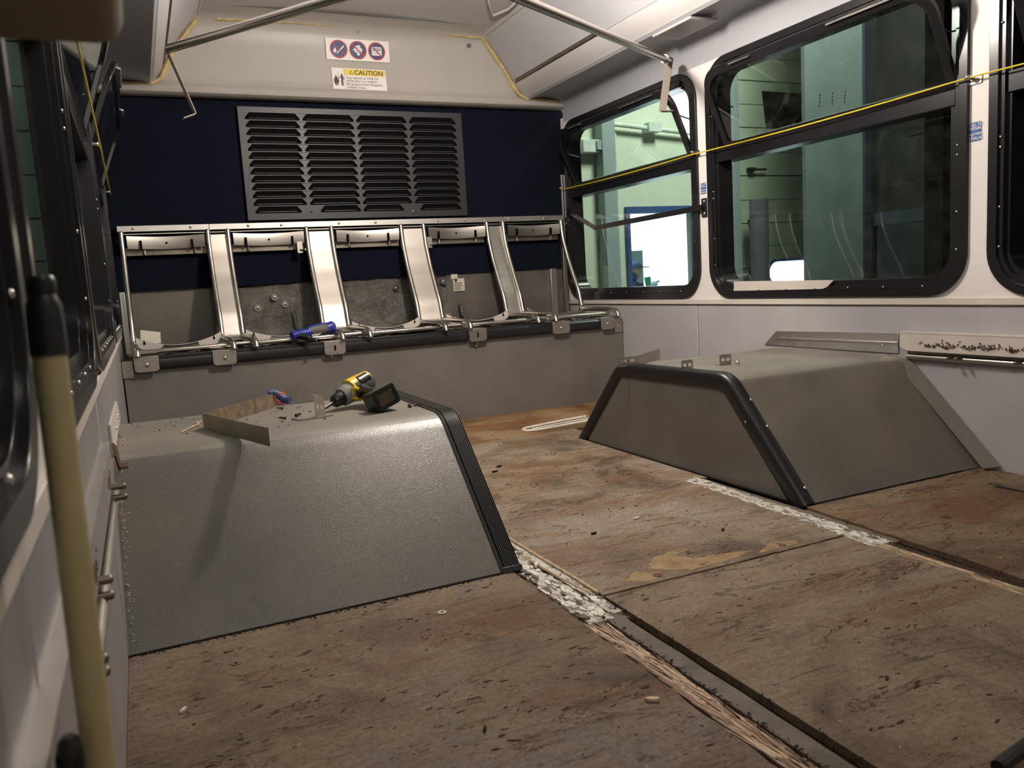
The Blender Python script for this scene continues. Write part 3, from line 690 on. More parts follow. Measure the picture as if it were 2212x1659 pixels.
for (x, z) in ((1.201, 2.034), (1.83, 2.0)): MB().cyl((x, 4.35, z), (x, 4.328, z - .002), 0.011, 12).build('plug', 'grey_rub', wb)

# ---- air vent
vent = thing('air_vent', (1.17, 4.37, 1.075), 'dark grey metal air vent with four columns of slots on the navy rear wall', 'vent')
cols = [(0.594, 0.866), (0.882, 1.152), (1.166, 1.446), (1.460, 1.735)]
last = [(0.600, 0.835), (0.935, 1.152), (1.166, 1.395), (1.490, 1.735)]
holes = []
for r in range(13):
    zb = 1.577 - r * 0.0392
    for ci in range(4):
        a, c = (last if r == 12 else cols)[ci]
        h = 0.0335
        holes.append([(a + 0.004, zb), (c - 0.004, zb), (c, zb + 0.004), (c - 0.002, zb + 0.010), (c - 0.020, zb + h - 0.003), (c - 0.025, zb + h), (a + 0.025, zb + h), (a + 0.020, zb + h - 0.003), (a + 0.002, zb + 0.010), (a, zb + 0.004)])
MB().plate(rect(0.560, 1.072, 1.772, 1.640), holes, 0.018, 0.026, fB).build('vent_panel', 'vent', vent, 0.0012, 2)
MB().box((0.565, YB - 0.018, 1.077), (1.767, YB - 0.002, 1.635)).build('vent_box', 'dark', vent)
for r in range(13):
    zb = 1.577 - r * 0.0392
    for ci in range(4):
        a, c = (last if r == 12 else cols)[ci]
        b = MB()
        sec = [(YB - 0.026, zb - 0.0008), (YB - 0.030, zb + 0.0012), (YB - 0.0225, zb + 0.0028), (YB - 0.0195, zb + 0.0022)]
        vs = []
        for x in (a + 0.006, c - 0.006): vs += [(x, y, z) for y, z in sec]
        b.add(vs, [(0,1,5,4), (1,2,6,5), (2,3,7,6), (3,0,4,7), (0,3,2,1), (4,5,6,7)])
        b.add([(a + 0.022, YB - 0.020, zb + 0.007), (c - 0.022, YB - 0.020, zb + 0.007), (c - 0.022, YB - 0.0195, zb + 0.0095), (a + 0.022, YB - 0.0195, zb + 0.0095),
               (a + 0.022, YB - 0.0185, zb + 0.007), (c - 0.022, YB - 0.0185, zb + 0.007)], [(0, 1, 2, 3), (0, 4, 5, 1)])
        b.build('slat', 'vent', vent)
for (x, z) in ((0.885, 1.108), (1.445, 1.103)): MB().dome((x, YB - 0.026, z), (0, -1, 0), 0.006, 0.003, 10).build('screw', 'chrome' if x > 1 else 'vent', vent)

# ---- stickers on the header (flat prints). header face at y ~ 4.345
def fH(y0): return lambda u, v, w: (u, y0 - w, v)
YH = 4.3385
sg = thing('prohibition_sticker', (1.195, YH, 1.880), 'white sticker with three round red and blue no-smoking, no-food, no-radio symbols', 'sticker')
g = fH(YH)
def hsh(x0, z0): # shear to follow header (level strips)
    return lambda u, v, w: (u, YH - w - 0.0, v)
MB().plate(rect(1.027, 1.882, 1.366, 1.990), [], 0, 0.0012, g).build('sticker_sheet', 'sticker_w', sg)
for ci, cx in enumerate((1.094, 1.196, 1.297)):
    cz = 1.936; R = 0.0465
    MB().plate(circ(cx, cz, R, 40), [circ(cx, cz, R - 0.006, 40)], 0.0012, 0.0022, g).build('red_ring', 'red_ink', sg)
    MB().plate(circ(cx, cz, R - 0.006, 40), [], 0.0012, 0.0018, g).build('blue_disc', 'navy_ink', sg)
    b = MB(); W0, W1 = 0.0018, 0.0023
    if ci == 0:
        c, s_ = math.cos(math.radians(45)), math.sin(math.radians(45))
        def rt(pts): return [(cx + 0.006 + p[0] * c - p[1] * s_, cz - 0.004 + p[0] * s_ + p[1] * c) for p in pts]
        b.plate(rt(rect(-0.012, -0.0032, 0.031, 0.0032)), [], W0, W1, g); b.plate(rt(rect(-0.024, -0.0032, -0.014, 0.0032)), [], W0, W1, g)
        b.plate([(cx - 0.022, cz - 0.020), (cx - 0.016, cz - 0.016), (cx - 0.012, cz - 0.006), (cx - 0.017, cz + 0.003), (cx - 0.019, cz + 0.010), (cx - 0.024, cz + 0.002), (cx - 0.029, cz - 0.008), (cx - 0.028, cz - 0.016)], [], W0, W1, g)
    elif ci == 1:
        for (hw, z, hh, dx) in ((0.012, 0.019, 0.005, 0.002), (0.020, 0.009, 0.0035, 0), (0.026, 0.001, 0.0035, -0.001), (0.019, -0.008, 0.004, 0), (0.008, -0.020, 0.006, 0.001)):
            b.plate(rrect(cx - hw + dx, cz + z - hh, cx + hw + dx, cz + z + hh, min(hh * 0.8, 0.003), 3), [], W0, W1, g)
        b.plate(rect(cx + 0.010, cz + 0.022, cx + 0.0115, cz + 0.031), [], W0, W1, g)
    else:
        b.plate(rrect(cx - 0.027, cz - 0.022, cx + 0.027, cz + 0.022, 0.004, 3), [rect(cx - 0.021, cz + 0.001, cx + 0.021, cz + 0.017)], W0, W1, g)
        for i in range(4): b.plate(rect(cx - 0.019, cz + 0.0035 + i * 0.0035, cx + 0.019, cz + 0.0050 + i * 0.0035), [], W0, W1, g)
        b.plate(rect(cx - 0.010, cz - 0.012, cx + 0.010, cz - 0.009), [], W1, W1 + 0.0003, g, 1); b.plate(circ(cx - 0.018, cz - 0.010, 0.002, 8), [], W1, W1 + 0.0003, g, 1); b.plate(circ(cx + 0.018, cz - 0.010, 0.002, 8), [], W1, W1 + 0.0003, g, 1)
    b.build('white_symbol', ['sticker_w', 'navy_ink'], sg)
    q = (R - 0.003) * 0.7071; t = 0.0022
    MB().plate([(cx - q - t, cz + q - t), (cx - q + t, cz + q + t), (cx + q + t, cz - q + t), (cx + q - t, cz - q - t)], [], W1 + 0.0004, W1 + 0.001, g).build('red_slash', 'red_ink', sg)
YC = 4.329
g = lambda u, v, w: (u, YC + (v - 1.735) * 0.10 - w, v)
cs = thing('caution_sticker', (1.19, YC, 1.73), 'white and yellow caution sticker with two black figures and four lines of text', 'sticker')
MB().plate(rect(1.046, 1.733, 1.336, 1.842), [], 0, 0.0012, g).build('sticker_sheet', 'sticker_w', cs)
MB().plate(rect(1.113, 1.806, 1.331, 1.838), [], 0.0012, 0.0018, g).build('yellow_band', 'sticker_y', cs)
tx = lambda ox, oz, w=0.0022: (lambda x, y: g(ox + x, oz + y, w))
MB().text('CAUTION', 0.0345, tx(1.165, 1.8105), bold=0.0006, space=1.0).build('lettering', 'ink', cs)
for i, line in enumerate(('Stay seated or hold on', 'while bus is in motion.', 'Be prepared for frequent,', 'sudden stops.')):
    MB().text(line, 0.0195, tx(1.1195, 1.7875 - i * 0.0165), space=0.97).build('lettering', 'ink', cs)
MB().plate([(1.137, 1.811), (1.161, 1.811), (1.149, 1.833)], [[(1.1405, 1.8130), (1.1575, 1.8130), (1.149, 1.829)]], 0.0018, 0.0023, g).plate(rect(1.1482, 1.818, 1.1498, 1.825), [], 0.0018, 0.0023, g).plate(rect(1.1482, 1.8145, 1.1498, 1.816), [], 0.0018, 0.0023, g).build('warning_triangle', 'ink', cs)
MB().plate(rect(1.1115, 1.735, 1.1125, 1.840), [], 0.0012, 0.0018, g).build('divider_line', 'ink', cs)
b = MB(); w0, w1 = 0.0012, 0.002
b.plate(circ(1.0665, 1.800, 0.0038, 10), [], w0, w1, g); b.plate([(1.062, 1.796), (1.071, 1.796), (1.078, 1.786), (1.080, 1.768), (1.076, 1.764), (1.074, 1.758), (1.059, 1.758), (1.056, 1.764), (1.053, 1.768), (1.056, 1.786)], [], w0, w1, g)
b.plate(rect(1.060, 1.750, 1.065, 1.758), [], w0, w1, g); b.plate(rect(1.0685, 1.750, 1.0735, 1.758), [], w0, w1, g)
b.plate(circ(1.0975, 1.8085, 0.0040, 10), [], w0, w1, g)
b.plate([(1.092, 1.804), (1.103, 1.804), (1.109, 1.782), (1.106, 1.780), (1.1025, 1.790), (1.103, 1.750), (1.0985, 1.750), (1.0975, 1.775), (1.0965, 1.750), (1.092, 1.750), (1.0925, 1.795), (1.086, 1.792), (1.080, 1.800), (1.079, 1.798), (1.085, 1.788)], [], w0, w1, g)
b.plate(rect(1.0795, 1.750, 1.0805, 1.823), [], w0, w1, g)
b.build('black_figures', 'ink', cs)

# ================================================================== BENCH AND SEAT FRAMES
bench = thing('bench_box', (1.165, 4.1, 0), 'long grey speckled bench base with black rubber nosing across the bus rear', 'bench')
MB().box((-0.085, 3.80, -0.005), (2.415, 3.83, 0.412)).build('front_panel', 'lam_bench', bench, 0.002)
MB().box((-0.085, 3.82, 0.405), (2.415, YB + 0.02, 0.425)).build('top_board', 'dirt', bench)
nos = [(3.797, 0.398), (3.785, 0.400), (3.776, 0.408), (3.773, 0.425), (3.777, 0.443), (3.790, 0.454), (3.815, 0.457), (3.835, 0.455), (3.835, 0.440), (3.80, 0.438)]
tabs = [(-0.040, 0.058, 'round'), (0.276, 0.376, 'round'), (0.766, 0.866, 'slot'), (1.492, 1.588, 'slot'), (1.966, 2.068, 'round'), (2.262, 2.345, 'round')]
edges = [(0.060, 0.274), (0.378, 0.764), (0.868, 1.490), (1.590, 1.964), (2.070, 2.260)]
for a, b_ in edges:
    vs = []; n = len(nos)
    for x in (a, b_): vs += [(x, y, z) for y, z in nos]
    fs = [(i, (i+1) % n, (i+1) % n + n, i + n) for i in range(n)] + [tuple(range(n)), tuple(range(2*n-1, n-1, -1))]
    MB().add(vs, fs).build('rubber_nosing', 'rubber', bench)
for k, (a, b_, ty) in enumerate(tabs):
    c = (a + b_) / 2
    hole = [rrect(c - 0.004, 0.412, c + 0.004, 0.438, 0.0035, 4)] if ty == 'slot' else []
    f = lambda u, v, w: (u, 3.772 - w, v)
    bb = MB().plate([(a + 0.014, 0.394), (b_ - 0.014, 0.394), (b_ - 0.003, 0.400), (b_, 0.410), (b_, 0.456), (a, 0.456), (a, 0.410), (a + 0.003, 0.400)], hole, 0.0, 0.003, f)
    bb.box((a, 3.769, 0.454), (b_, 3.86, 0.458))
    t = bb.build('mounting_tab', 'steel_sheet', bench, 0.001)
    if ty == 'round':
        MB().dome((c, 3.769, 0.424), (0, -1, 0), 0.009, 0.004).build('bolt', 'chrome', t); MB().cyl((c, 3.768, 0.424), (c, 3.762, 0.424), 0.004, 6).build('bolt', 'chrome', t)
    else: MB().cyl((c + 0.002, 3.781, 0.424), (c + 0.002, 3.775, 0.424), 0.007, 10).build('bolt', 'dark', t)
for (a, b_) in ((-0.088, -0.045), (2.360, 2.412)):
    t = MB().box((a, 3.794, 0.372), (b_, 3.798, 0.445)).build('corner_plate', 'steel_sheet', bench, 0.001)
    MB().dome(((a + b_) / 2, 3.794, 0.408), (0, -1, 0), 0.006, 0.004, 8).build('bolt', 'chrome', t)
MB().dome((1.535, 3.795, 0.372), (0, -1, 0), 0.008, 0.012).build('bolt', 'chrome', bench)
# torn upholstery scraps lying on the bench top
b = MB()
for i in range(260):
    x = R_(-0.05, 2.36); y = R_(3.84, 4.0); k = random.randint(5, 7); rr = R_(0.01, 0.035); z = 0.452 + R_(-0.008, 0.004)
    pts = [(x + rr * R_(.7, 1.3) * math.cos(2*PI*j/k), y + 0.4 * rr * R_(.6, 1.3) * math.sin(2*PI*j/k)) for j in range(k)]
    sl = R_(-0.15, 0.15)
    b.plate(pts, [], 0, 0.003, lambda u, v, w: (u, v, z + w + (u - x) * sl), 1 if random.random() < 0.35 else 0)
tag(b.build('torn_underlay', ['dirt', 'rubber'], bench), kind='stuff')

# top rail along the seat backs
tr = thing('back_rail', (1.165, 4.36, 1.02), 'long thin aluminium angle rail bolted across the rear wall above the seat frames', 'rail')
for a, b_ in ((-0.05, 0.366), (0.368, 1.990), (1.992, 2.385)):
    bb = MB(); bb.box((a, 4.352, 1.030), (b_, 4.356, 1.058)); bb.box((a, 4.356, 1.054), (b_, YB - 0.001, 1.058)); bb.build('rail_segment', 'alu', tr, 0.0008)
for x in (0.02, 0.28, 0.555, 0.72, 1.02, 1.22, 1.58, 1.74, 2.02, 2.25):
    MB().dome((x, 4.352, 1.044), (0, -1, 0), 0.007, 0.005).build('bolt', 'chrome', tr)

seat_x = [(-0.035, 0.356), (0.452, 0.843), (0.974, 1.357), (1.488, 1.871), (1.973, 2.355)]
back_prof = [(4.342, 1.028), (4.325, 0.92), (4.275, 0.80), (4.215, 0.69), (4.160, 0.60), (4.140, 0.53), (4.13, 0.495)]
def tube_path(x, fwd=True):
    p = [Vector((x, y, z)) for y, z in back_prof[:-1]]
    p += [Vector((x, 4.130, 0.500))]
    if fwd: p += [Vector((x + 0.004, 4.04, 0.500)), Vector((x + 0.010, 3.81, 0.500)), Vector((x + 0.012, 3.768, 0.484)), Vector((x + 0.012, 3.760, 0.461))]
    return fillet(p, 0.035, 4)
posw = ['leftmost', 'second from left', 'middle', 'fourth from left', 'rightmost']
extra = ['beside the left windows', 'with the blue screwdriver lying on it', 'in front of crinkled foil', 'in front of the paper label', 'beside the right window']
def seat_frame(i, x0, x1):
    s = thing('bare_seat', ((x0 + x1) / 2, 4.0, 0.458), '%s bare steel bus seat frame, %s' % (posw[i], extra[i]), 'seat', 'bare seat frames along the rear bench')
    MB().tube(tube_path(x0), 0.0125, 14).build('side_tube', 'tube', s)
    MB().tube(tube_path(x1), 0.0125, 14).build('side_tube', 'tube', s)
    for x in (x0, x1): MB().dome((x, 4.34, 1.028), (0, 0, 1), 0.0135, 0.005, 12).build('tube_cap', 'tube', s)
    # upper curved hook plate
    a, c = x0 + 0.022, x1 - 0.018; n = 14; vs = []; fs = []
    for k in range(n + 1):
        t = k / n; x = a + (c - a) * t; y = 4.325 + 0.022 * math.sin(PI * t); dz = -0.006 * math.sin(PI * t) 
        vs += [(x, y, 1.008 + dz), (x, y - 0.004, 0.985 + dz), (x, y + 0.002, 0.948 + dz), (x, y + 0.006, 0.948 + dz), (x, y + 0.006, 1.008 + dz)]
    for k in range(n):
        for j in range(5):
            p = k * 5 + j; q = k * 5 + (j + 1) % 5; fs.append((p, q, q + 5, p + 5))
    fs += [tuple(range(5)), tuple(range(n * 5 + 4, n * 5 - 1, -1))]
    up = MB().add(vs, fs, 0, True).build('hook_plate', 'steel_sheet', s)
    MB().cyl(((a + c) / 2, 4.343, 0.972), ((a + c) / 2, 4.339, 0.972), 0.005, 10).build('hole', 'dark', up)
    for x in (a + 0.055, c - 0.065): 
        MB().box((x, 4.322, 0.945), (x + 0.010, 4.345, 0.985)).build('slot', 'dark', up)
        MB().cyl((x + 0.018, 4.36, 0.95), (x + 0.018, 4.36, 0.918), 0.007, 10).build('hook_pin', 'steel', up)
    MB().box((x0 + 0.01, 4.366, 0.915), (x1 - 0.01, 4.370, 0.953)).build('rear_strap', 'galv', s, 0.001)
    MB().box((x0 + 0.008, 4.345, 1.016), (x1 - 0.008, 4.350, 1.020)).build('top_wire', 'tube', s)
    # lower curved strap with keyhole ends and dark foam pad
    a, c = x0 + 0.012, x1 - 0.008; n = 20; vs = []; fs = []
    prof = lambda t: (4.10 - 0.020 * math.sin(PI * t), 0.515 - 0.045 * math.sin(PI * t) ** 0.8 if 0 < t < 1 else 0.515)
    for k in range(n + 1):
        t = k / n; x = a + (c - a) * t; y, z = prof(t); h = 0.028
        vs += [(x, y, z - h), (x, y, z + h * 0.55), (x, y + 0.004, z + h * 0.55), (x, y + 0.004, z - h)]
    for k in range(n):
        for j in range(4):
            p = k * 4 + j; q = k * 4 + (j + 1) % 4; fs.append((p, q, q + 4, p + 4))
    fs += [(0, 1, 2, 3), (n*4+3, n*4+2, n*4+1, n*4)]
    st = MB().add(vs, fs, 0, True).build('lumbar_strap', 'cream_rail' if i != 4 else 'steel_sheet', s)
    for t in (0.09, 0.91):
        y, z = prof(t); x = a + (c - a) * t
        MB().plate(circ(x, z + 0.002, 0.0055, 12), [], 0, 0.001, lambda u, v, w: (u, y - 0.001 - w, v)).plate([(x - 0.003, z + 0.004), (x + 0.003, z + 0.004), (x + 0.002, z + 0.016), (x - 0.002, z + 0.016)], [], 0, 0.001, lambda u, v, w: (u, y - 0.001 - w, v)).build('keyhole', 'dark', st)
    if i != 4:
        pts = []; 
        for k in range(9):
            t = 0.30 + 0.42 * k / 8; y, z = prof(t); pts.append((a + (c - a) * t, y - 0.006, z - 0.004))
        MB().tube(pts, 0.017, 8).build('foam_pad', 'rubber', s)
    # seat rails: front channel and top plate
    bb = MB(); bb.box((x0, 3.845, 0.466), (x1 + 0.012, 3.885, 0.484)); bb.build('front_channel', 'steel', s, 0.006, 3)
    MB().box((x0 + 0.01, 3.885, 0.468), (x1, 3.99, 0.474)).build('seat_plate', 'galv', s, 0.001)
    for k in range(3): MB().dome((x1 - 0.03 - k * 0.012, 3.87, 0.484), (0, 0, 1), 0.005, 0.003, 8).build('rivet', 'chrome', s)
    return s
frames = [seat_frame(i, a, b_) for i, (a, b_) in enumerate(seat_x)]
# small angled clips hanging from two of the frames
for (x, i) in ((0.792, 1), (1.505, 3)):
    bb = MB(); bb.box((x - 0.008, 4.318, 0.895), (x + 0.020, 4.322, 0.955)); cl = bb.build('angle_clip', 'steel_sheet', frames[i], 0.001)
    MB().cyl((x + 0.006, 4.318, 0.912), (x + 0.030, 4.30, 0.912), 0.005, 8).build('bolt', 'chrome', cl)
fl_lab = ['narrow polished steel filler panel between the first and second seat frames', 'polished steel filler panel between the second and middle seat frames', 'polished steel filler panel between the middle and fourth seat frames', 'narrow steel filler panel between the fourth and rightmost seat frames']
for i in range(4):
    a = seat_x[i][1] + 0.009; c = seat_x[i+1][0] - 0.009
    s = thing('filler_panel', ((a + c) / 2, 4.2, 0.46), fl_lab[i], 'panel', 'filler panels between the seat frames')
    prof = fillet([Vector((0, y + 0.004, z)) for y, z in ([(4.342, 1.005)] + back_prof[1:-1])] + [Vector((0, 4.125, 0.492)), Vector((0, 4.02, 0.488))], 0.03, 4)
    vs = []; fs = []
    for p in prof: vs += [(a, p.y, p.z), (c, p.y, p.z), (c, p.y + 0.004, p.z - 0.0005), (a, p.y + 0.004, p.z - 0.0005)]
    for k in range(len(prof) - 1):
        for j in range(4): p = k * 4 + j; q = k * 4 + (j + 1) % 4; fs.append((p, q, q + 4, p + 4))
    fs += [(0, 1, 2, 3), (len(vs)-1, len(vs)-2, len(vs)-3, len(vs)-4)]
    MB().add(vs, fs).build('panel_sheet', 'steel_sheet', s)
    MB().tube([(a - 0.004, 4.343, 1.016), (c + 0.004, 4.343, 1.016)], 0.0045, 8).build('top_bar', 'tube', s)
    MB().tube([(a - 0.004, 3.86, 0.478), (c + 0.016, 3.86, 0.478)], 0.0100, 12).build('front_bar', 'tube', s)
# red sealing dab
# blue handled screwdriver on the second seat frame
sd = thing('screwdriver', (0.70, 3.80, 0.48), 'blue and grey handled socket driver lying across the second seat frame', 'screwdriver')
A = Vector((0.625, 3.80, 0.505)); B = Vector((0.845, 3.90, 0.520))
d = (B - A).normalized(); L = (B - A).length
MB().tube([A + d * L * 0.38, A + d * L * 0.45, A + d * L * 0.8, A + d * L * 0.86], 0.018, 16, radii=[0.016, 0.019, 0.021, 0.018]).build('grip', 'grey_rub', sd)
MB().tube([A + d * L * 0.80, A + d * L * 0.87, A + d * L * 0.96, A + d * L * 1.0], 0.02, 16, radii=[0.016, 0.025, 0.028, 0.022]).build('end_cap', 'blue_pl', sd)
MB().tube([A + d * L * 0.40 + Vector((0, -.004, .012)), A + d * L * 0.6 + Vector((0, 0, .018)), A + d * L * 0.85 + Vector((0, 0, .018))], 0.008, 10).build('grip_inlay', 'blue_pl', sd)
u = []; r = []
for k in range(15): u.append(A + d * L * (0.02 + 0.42 * k / 14) + Vector((0.0, 0, -0.010 + 0.003 * k / 14))); r.append(0.0185 + (0.0025 if k % 2 else 0) + 0.002 * math.sin(PI * k / 14))
MB().tube(u, 0.02, 16, radii=r).build('grip_ribs', 'blue_pl', sd)
MB().tube([(0.668, 3.79, 0.492), (0.700, 3.74, 0.482)], 0.012, 12, radii=[0.017, 0.013]).build('collar', 'black_pl', sd)
MB().tube([(0.694, 3.748, 0.484), (0.722, 3.705, 0.476)], 0.007, 10).build('socket', 'chrome', sd)
# paper note at left end of bench
pn = MB().plate([(-0.005, 0.50), (0.082, 0.495), (0.085, 0.545), (0.0, 0.562)], [], 0, 0.001, lambda u, v, w: (u, 4.16 + (v - 0.5) * 0.4 - w, v)).build('paper_tag', 'paper')
tag(pn, 'small printed paper tag tucked behind the leftmost seat frame', 'label')

# ================================================================== WHEEL HOUSINGS
def housing(name, label, x0, x1, prof, rnd=0.045):
    h = thing(name, ((x0 + x1) / 2, (prof[0][0] + prof[-1][0]) / 2, 0), label, 'wheel housing')
    P = fillet([Vector((0, y, z)) for y, z in prof], rnd, 7)
    return h, [(p.y, p.z) for p in P]
def skin(par, P, x0, x1, name, mat, nx=2, fx=None):
    vs = []; fs = []; n = len(P)
    for i in range(nx + 1):
        x = x0 + (x1 - x0) * i / nx
        for (y, z) in P:
            q = fx(x, y, z) if fx else (x, y, z); vs.append(q)
    for i in range(nx):
        for j in range(n - 1): a = i * n + j; fs.append((a, a + 1, a + 1 + n, a + n))
    q = MB().add(vs, fs, 0, True)
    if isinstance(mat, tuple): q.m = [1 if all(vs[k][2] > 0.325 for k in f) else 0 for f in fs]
    return q.build(name, mat, par, angle=60)
# left
hL, PL = housing('wheel_housing', 'grey speckled left wheel housing with ribbed edge trim and tools on top', XL, 0.755, [(1.705, -0.002), (2.075, 0.338), (2.66, 0.338), (3.0, -0.002)], 0.05)
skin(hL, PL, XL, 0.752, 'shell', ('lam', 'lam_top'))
MB().plate([(y, z) for y, z in PL], [], 0, 0.004, lambda u, v, w: (0.748 + w, u, v)).build('side_panel', 'lam', hL)
# ribbed trim following the profile
def frames_along(P, xorg):
    out = []
    for i, (y, z) in enumerate(P):
        a = P[max(0, i - 1)]; c = P[min(len(P) - 1, i + 1)]; t = Vector((0, c[0] - a[0], c[1] - a[1])).normalized()
        nrm = Vector((0, -t.z, t.y)); out.append(((xorg, y, z), (1, 0, 0), nrm))
    return out
sec = [(-0.010, 0.0), (-0.010, 0.004), (-0.004, 0.006)]
for k in range(8):
    u0 = 0.000 + k * 0.0047; sec += [(u0, 0.0025), (u0 + 0.0008, 0.0065), (u0 + 0.0032, 0.0070), (u0 + 0.0040, 0.0065), (u0 + 0.0045, 0.0025)]
sec += [(0.040, 0.006), (0.042, 0.001), (0.042, -0.02)]
MB().sweep(frames_along(PL, 0.728), sec, smooth=False).build('ribbed_trim', 'rubber', hL, angle=30)
MB().plate([(0.718, -0.0), (0.770, -0.0), (0.770, 0.010), (0.718, 0.010)], [], -0.012, 0.0, lambda u, v, w: (u, 1.700 + v * 0.8 + w * 0.3, 0.002 + v)).build('trim_end', 'rubber', hL)
# dust worn edge at wall
crumbs('edge_grit', 'adhesive', 240, lambda: (XL + 0.006 + abs(random.gauss(0, 0.006)), R_(1.72, 2.06)), 0.0006, 0.0018, lambda x, y: (y - 1.705) * 0.919 + 0.001, hL)
crumbs('top_dust', 'dirt', 130, lambda: (R_(XL, 0.45), R_(2.18, 2.6)), 0.0008, 0.003, lambda x, y: 0.3385, hL)
MB().plate([(XL, 1.697)] + jag((XL, 1.6985), (0.76, 1.6985), 60, 0.0015, 0) + [(0.77, 1.712), (XL, 1.712)], [], -0.002, 0.0012, fZ).build('base_gap', 'dark', hL)
# right
hR, PR = housing('wheel_housing', 'grey right wheel housing with black rubber corner moulding under the windows', 1.665, XR, [(1.702, -0.002), (2.03, 0.348), (2.665, 0.340), (3.0, -0.002)], 0.045)
def flare(x, y, z):
    t = max(0.0, (x - 2.27) / 0.15)
    if y < 2.2 and z < 0.34: return (x, y - 0.045 * t * t * (0.3 + z / 0.34), z)
    return (x, y, z)
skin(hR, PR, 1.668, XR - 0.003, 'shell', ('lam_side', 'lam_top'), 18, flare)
MB().plate([(y, z) for y, z in PR], [], 0, 0.004, lambda u, v, w: (1.672 - w, u, v)).build('side_panel', 'lam', hR)
MB().plate(jag((1.655, 1.694), (2.40, 1.694), 60, 0.0015, 0) + [(2.40, 1.712), (1.655, 1.712)], [], -0.002, 0.0012, fZ).plate([(1.658, 1.70), (1.672, 1.70), (1.672, 3.0), (1.658, 3.0)], [], -0.002, 0.001, fZ).build('base_gap', 'dark', hR)
# rubber corner moulding: rolls over the corner of the side face
sec2 = [(0.040, 0.002), (0.030, 0.009), (0.015, 0.011), (0.0, 0.009), (-0.008, 0.001), (-0.009, -0.012), (-0.007, -0.030), (-0.003, -0.044), (0.004, -0.046)]
MB().sweep(frames_along(PR, 1.668), sec2).build('corner_moulding', 'rubber', hR, angle=70)
for y in (1.735, 1.885, 1.955):
    z = (y - 1.702) * 1.067; MB().dome((1.695, y - 0.008, z + 0.008), (0, -0.73, 0.68), 0.006, 0.004).build('screw', 'chrome', hR)
MB().dome((1.655, 1.93, 0.215), (-1, 0, 0), 0.004, 0.003).build('screw', 'chrome', hR)
# torn lip of laminate against the right wall
vs = []; fs = []; n = 22
for i in range(n + 1):
    t = i / n; z = 0.012 + 0.325 * t; y = 1.60 + 0.335 * t + 0.0 ; wj = R_(-0.003, 0.003)
    vs += [(2.375, y + 0.062 - 0.0 * t, z - 0.004), (2.413, y + 0.030 + wj, z + 0.004 + wj)]
for i in range(n): a = 2 * i; fs.append((a, a+1, a+3, a+2))
MB().add(vs, fs).build('laminate_lip', 'lam_side', hR, angle=70)
# aluminium wall trim above right housing
tw = thing('housing_trim', (2.41, 2.3, 0.34), 'aluminium flashing strip fixed to the wall above the right wheel housing', 'trim')
MB().plate([(2.012, 0.352), (2.685, 0.352), (2.612, 0.412), (2.012, 0.425)], [], 0.001, 0.006, fR).build('flashing', 'alu', tw, 0.001)
MB().plate([(2.012, 0.388), (2.60, 0.380), (2.60, 0.385), (2.012, 0.393)], [], 0.006, 0.012, fR).build('fold', 'alu', tw, 0.001)
for y in (2.08, 2.33, 2.56): MB().dome(fR(y, 0.377, 0.006), (-1, 0, 0), 0.005, 0.003).build('screw', 'chrome', tw)
# slotted brackets on the right housing
def slotted(name, c, w, h, ang, label, cat='bracket', group=None, tilt=0.0):
    t = thing(name, c, label, cat, group)
    ca, sa = math.cos(ang), math.sin(ang)
    f = lambda u, v, ww: (c[0] + u * ca + ww * sa, c[1] + u * sa - ww * ca + v * tilt, c[2] + v)
    hs = [rrect(-w * 0.36, h * 0.38, -w * 0.06, h * 0.68, h * 0.13, 4), rrect(w * 0.08, h * 0.38, w * 0.38, h * 0.68, h * 0.13, 4)]
    MB().plate(rrect(-w / 2, 0, w / 2, h, 0.004, 3), hs, 0, 0.002, f).build('plate', 'steel_sheet', t, 0.0004, 1)
    f2 = lambda u, v, ww: (c[0] + u * ca - v * sa, c[1] + u * sa + v * ca, c[2] + ww)
    MB().plate(rect(-w / 2, -0.0, w / 2, 0.028), [], 0, 0.002, f2).build('foot', 'steel_sheet', t)
    return t
zT = lambda y: 0.348 - (y - 2.03) * 0.0126
slotted('slotted_bracket', (1.697, 2.27, zT(2.27)), 0.046, 0.036, -0.05, 'small steel bracket with two slots standing nearer the rubber moulding', group='slotted brackets on the right housing')
t = slotted('slotted_bracket', (1.875, 2.285, zT(2.285)), 0.050, 0.038, -0.05, 'small steel two-slot bracket with a round bolt beside its right edge', group='slotted brackets on the right housing')
MB().dome((1.910, 2.262, zT(2.27) + 0.006), (0.3, -1, 0.3), 0.008, 0.009).cyl((1.910, 2.262, zT(2.27)), (1.910, 2.262, zT(2.27) + 0.010), 0.006, 10).build('bolt', 'chrome', t)
lp = thing('long_bracket', (1.74, 2.62, zT(2.62)), 'long folded steel plate with slotted end at the rear of the right wheel housing', 'bracket')
c0 = (1.625, 2.60); c1 = (1.700, 2.585); c2 = (1.885, 2.70)
def seg(p, q): return lambda u, v, w: (p[0] + (q[0]-p[0]) * u + (q[1]-p[1]) * w, p[1] + (q[1]-p[1]) * u - (q[0]-p[0]) * w, zT(2.62) - 0.002 + v)
MB().plate([(0, 0.0), (1, 0), (1, 0.037), (0.0, 0.037)], [rrect(0.12, 0.016, 0.46, 0.028, 0.005, 3), rrect(0.62, 0.016, 0.90, 0.028, 0.005, 3)], 0, 0.03, seg(c0, c1)).build('slotted_end', 'steel_sheet', lp)
MB().plate([(0, 0.0), (1, 0), (1, 0.043), (0.0, 0.038)], [], 0, 0.01, seg(c1, c2)).build('long_plate', 'steel_sheet', lp)

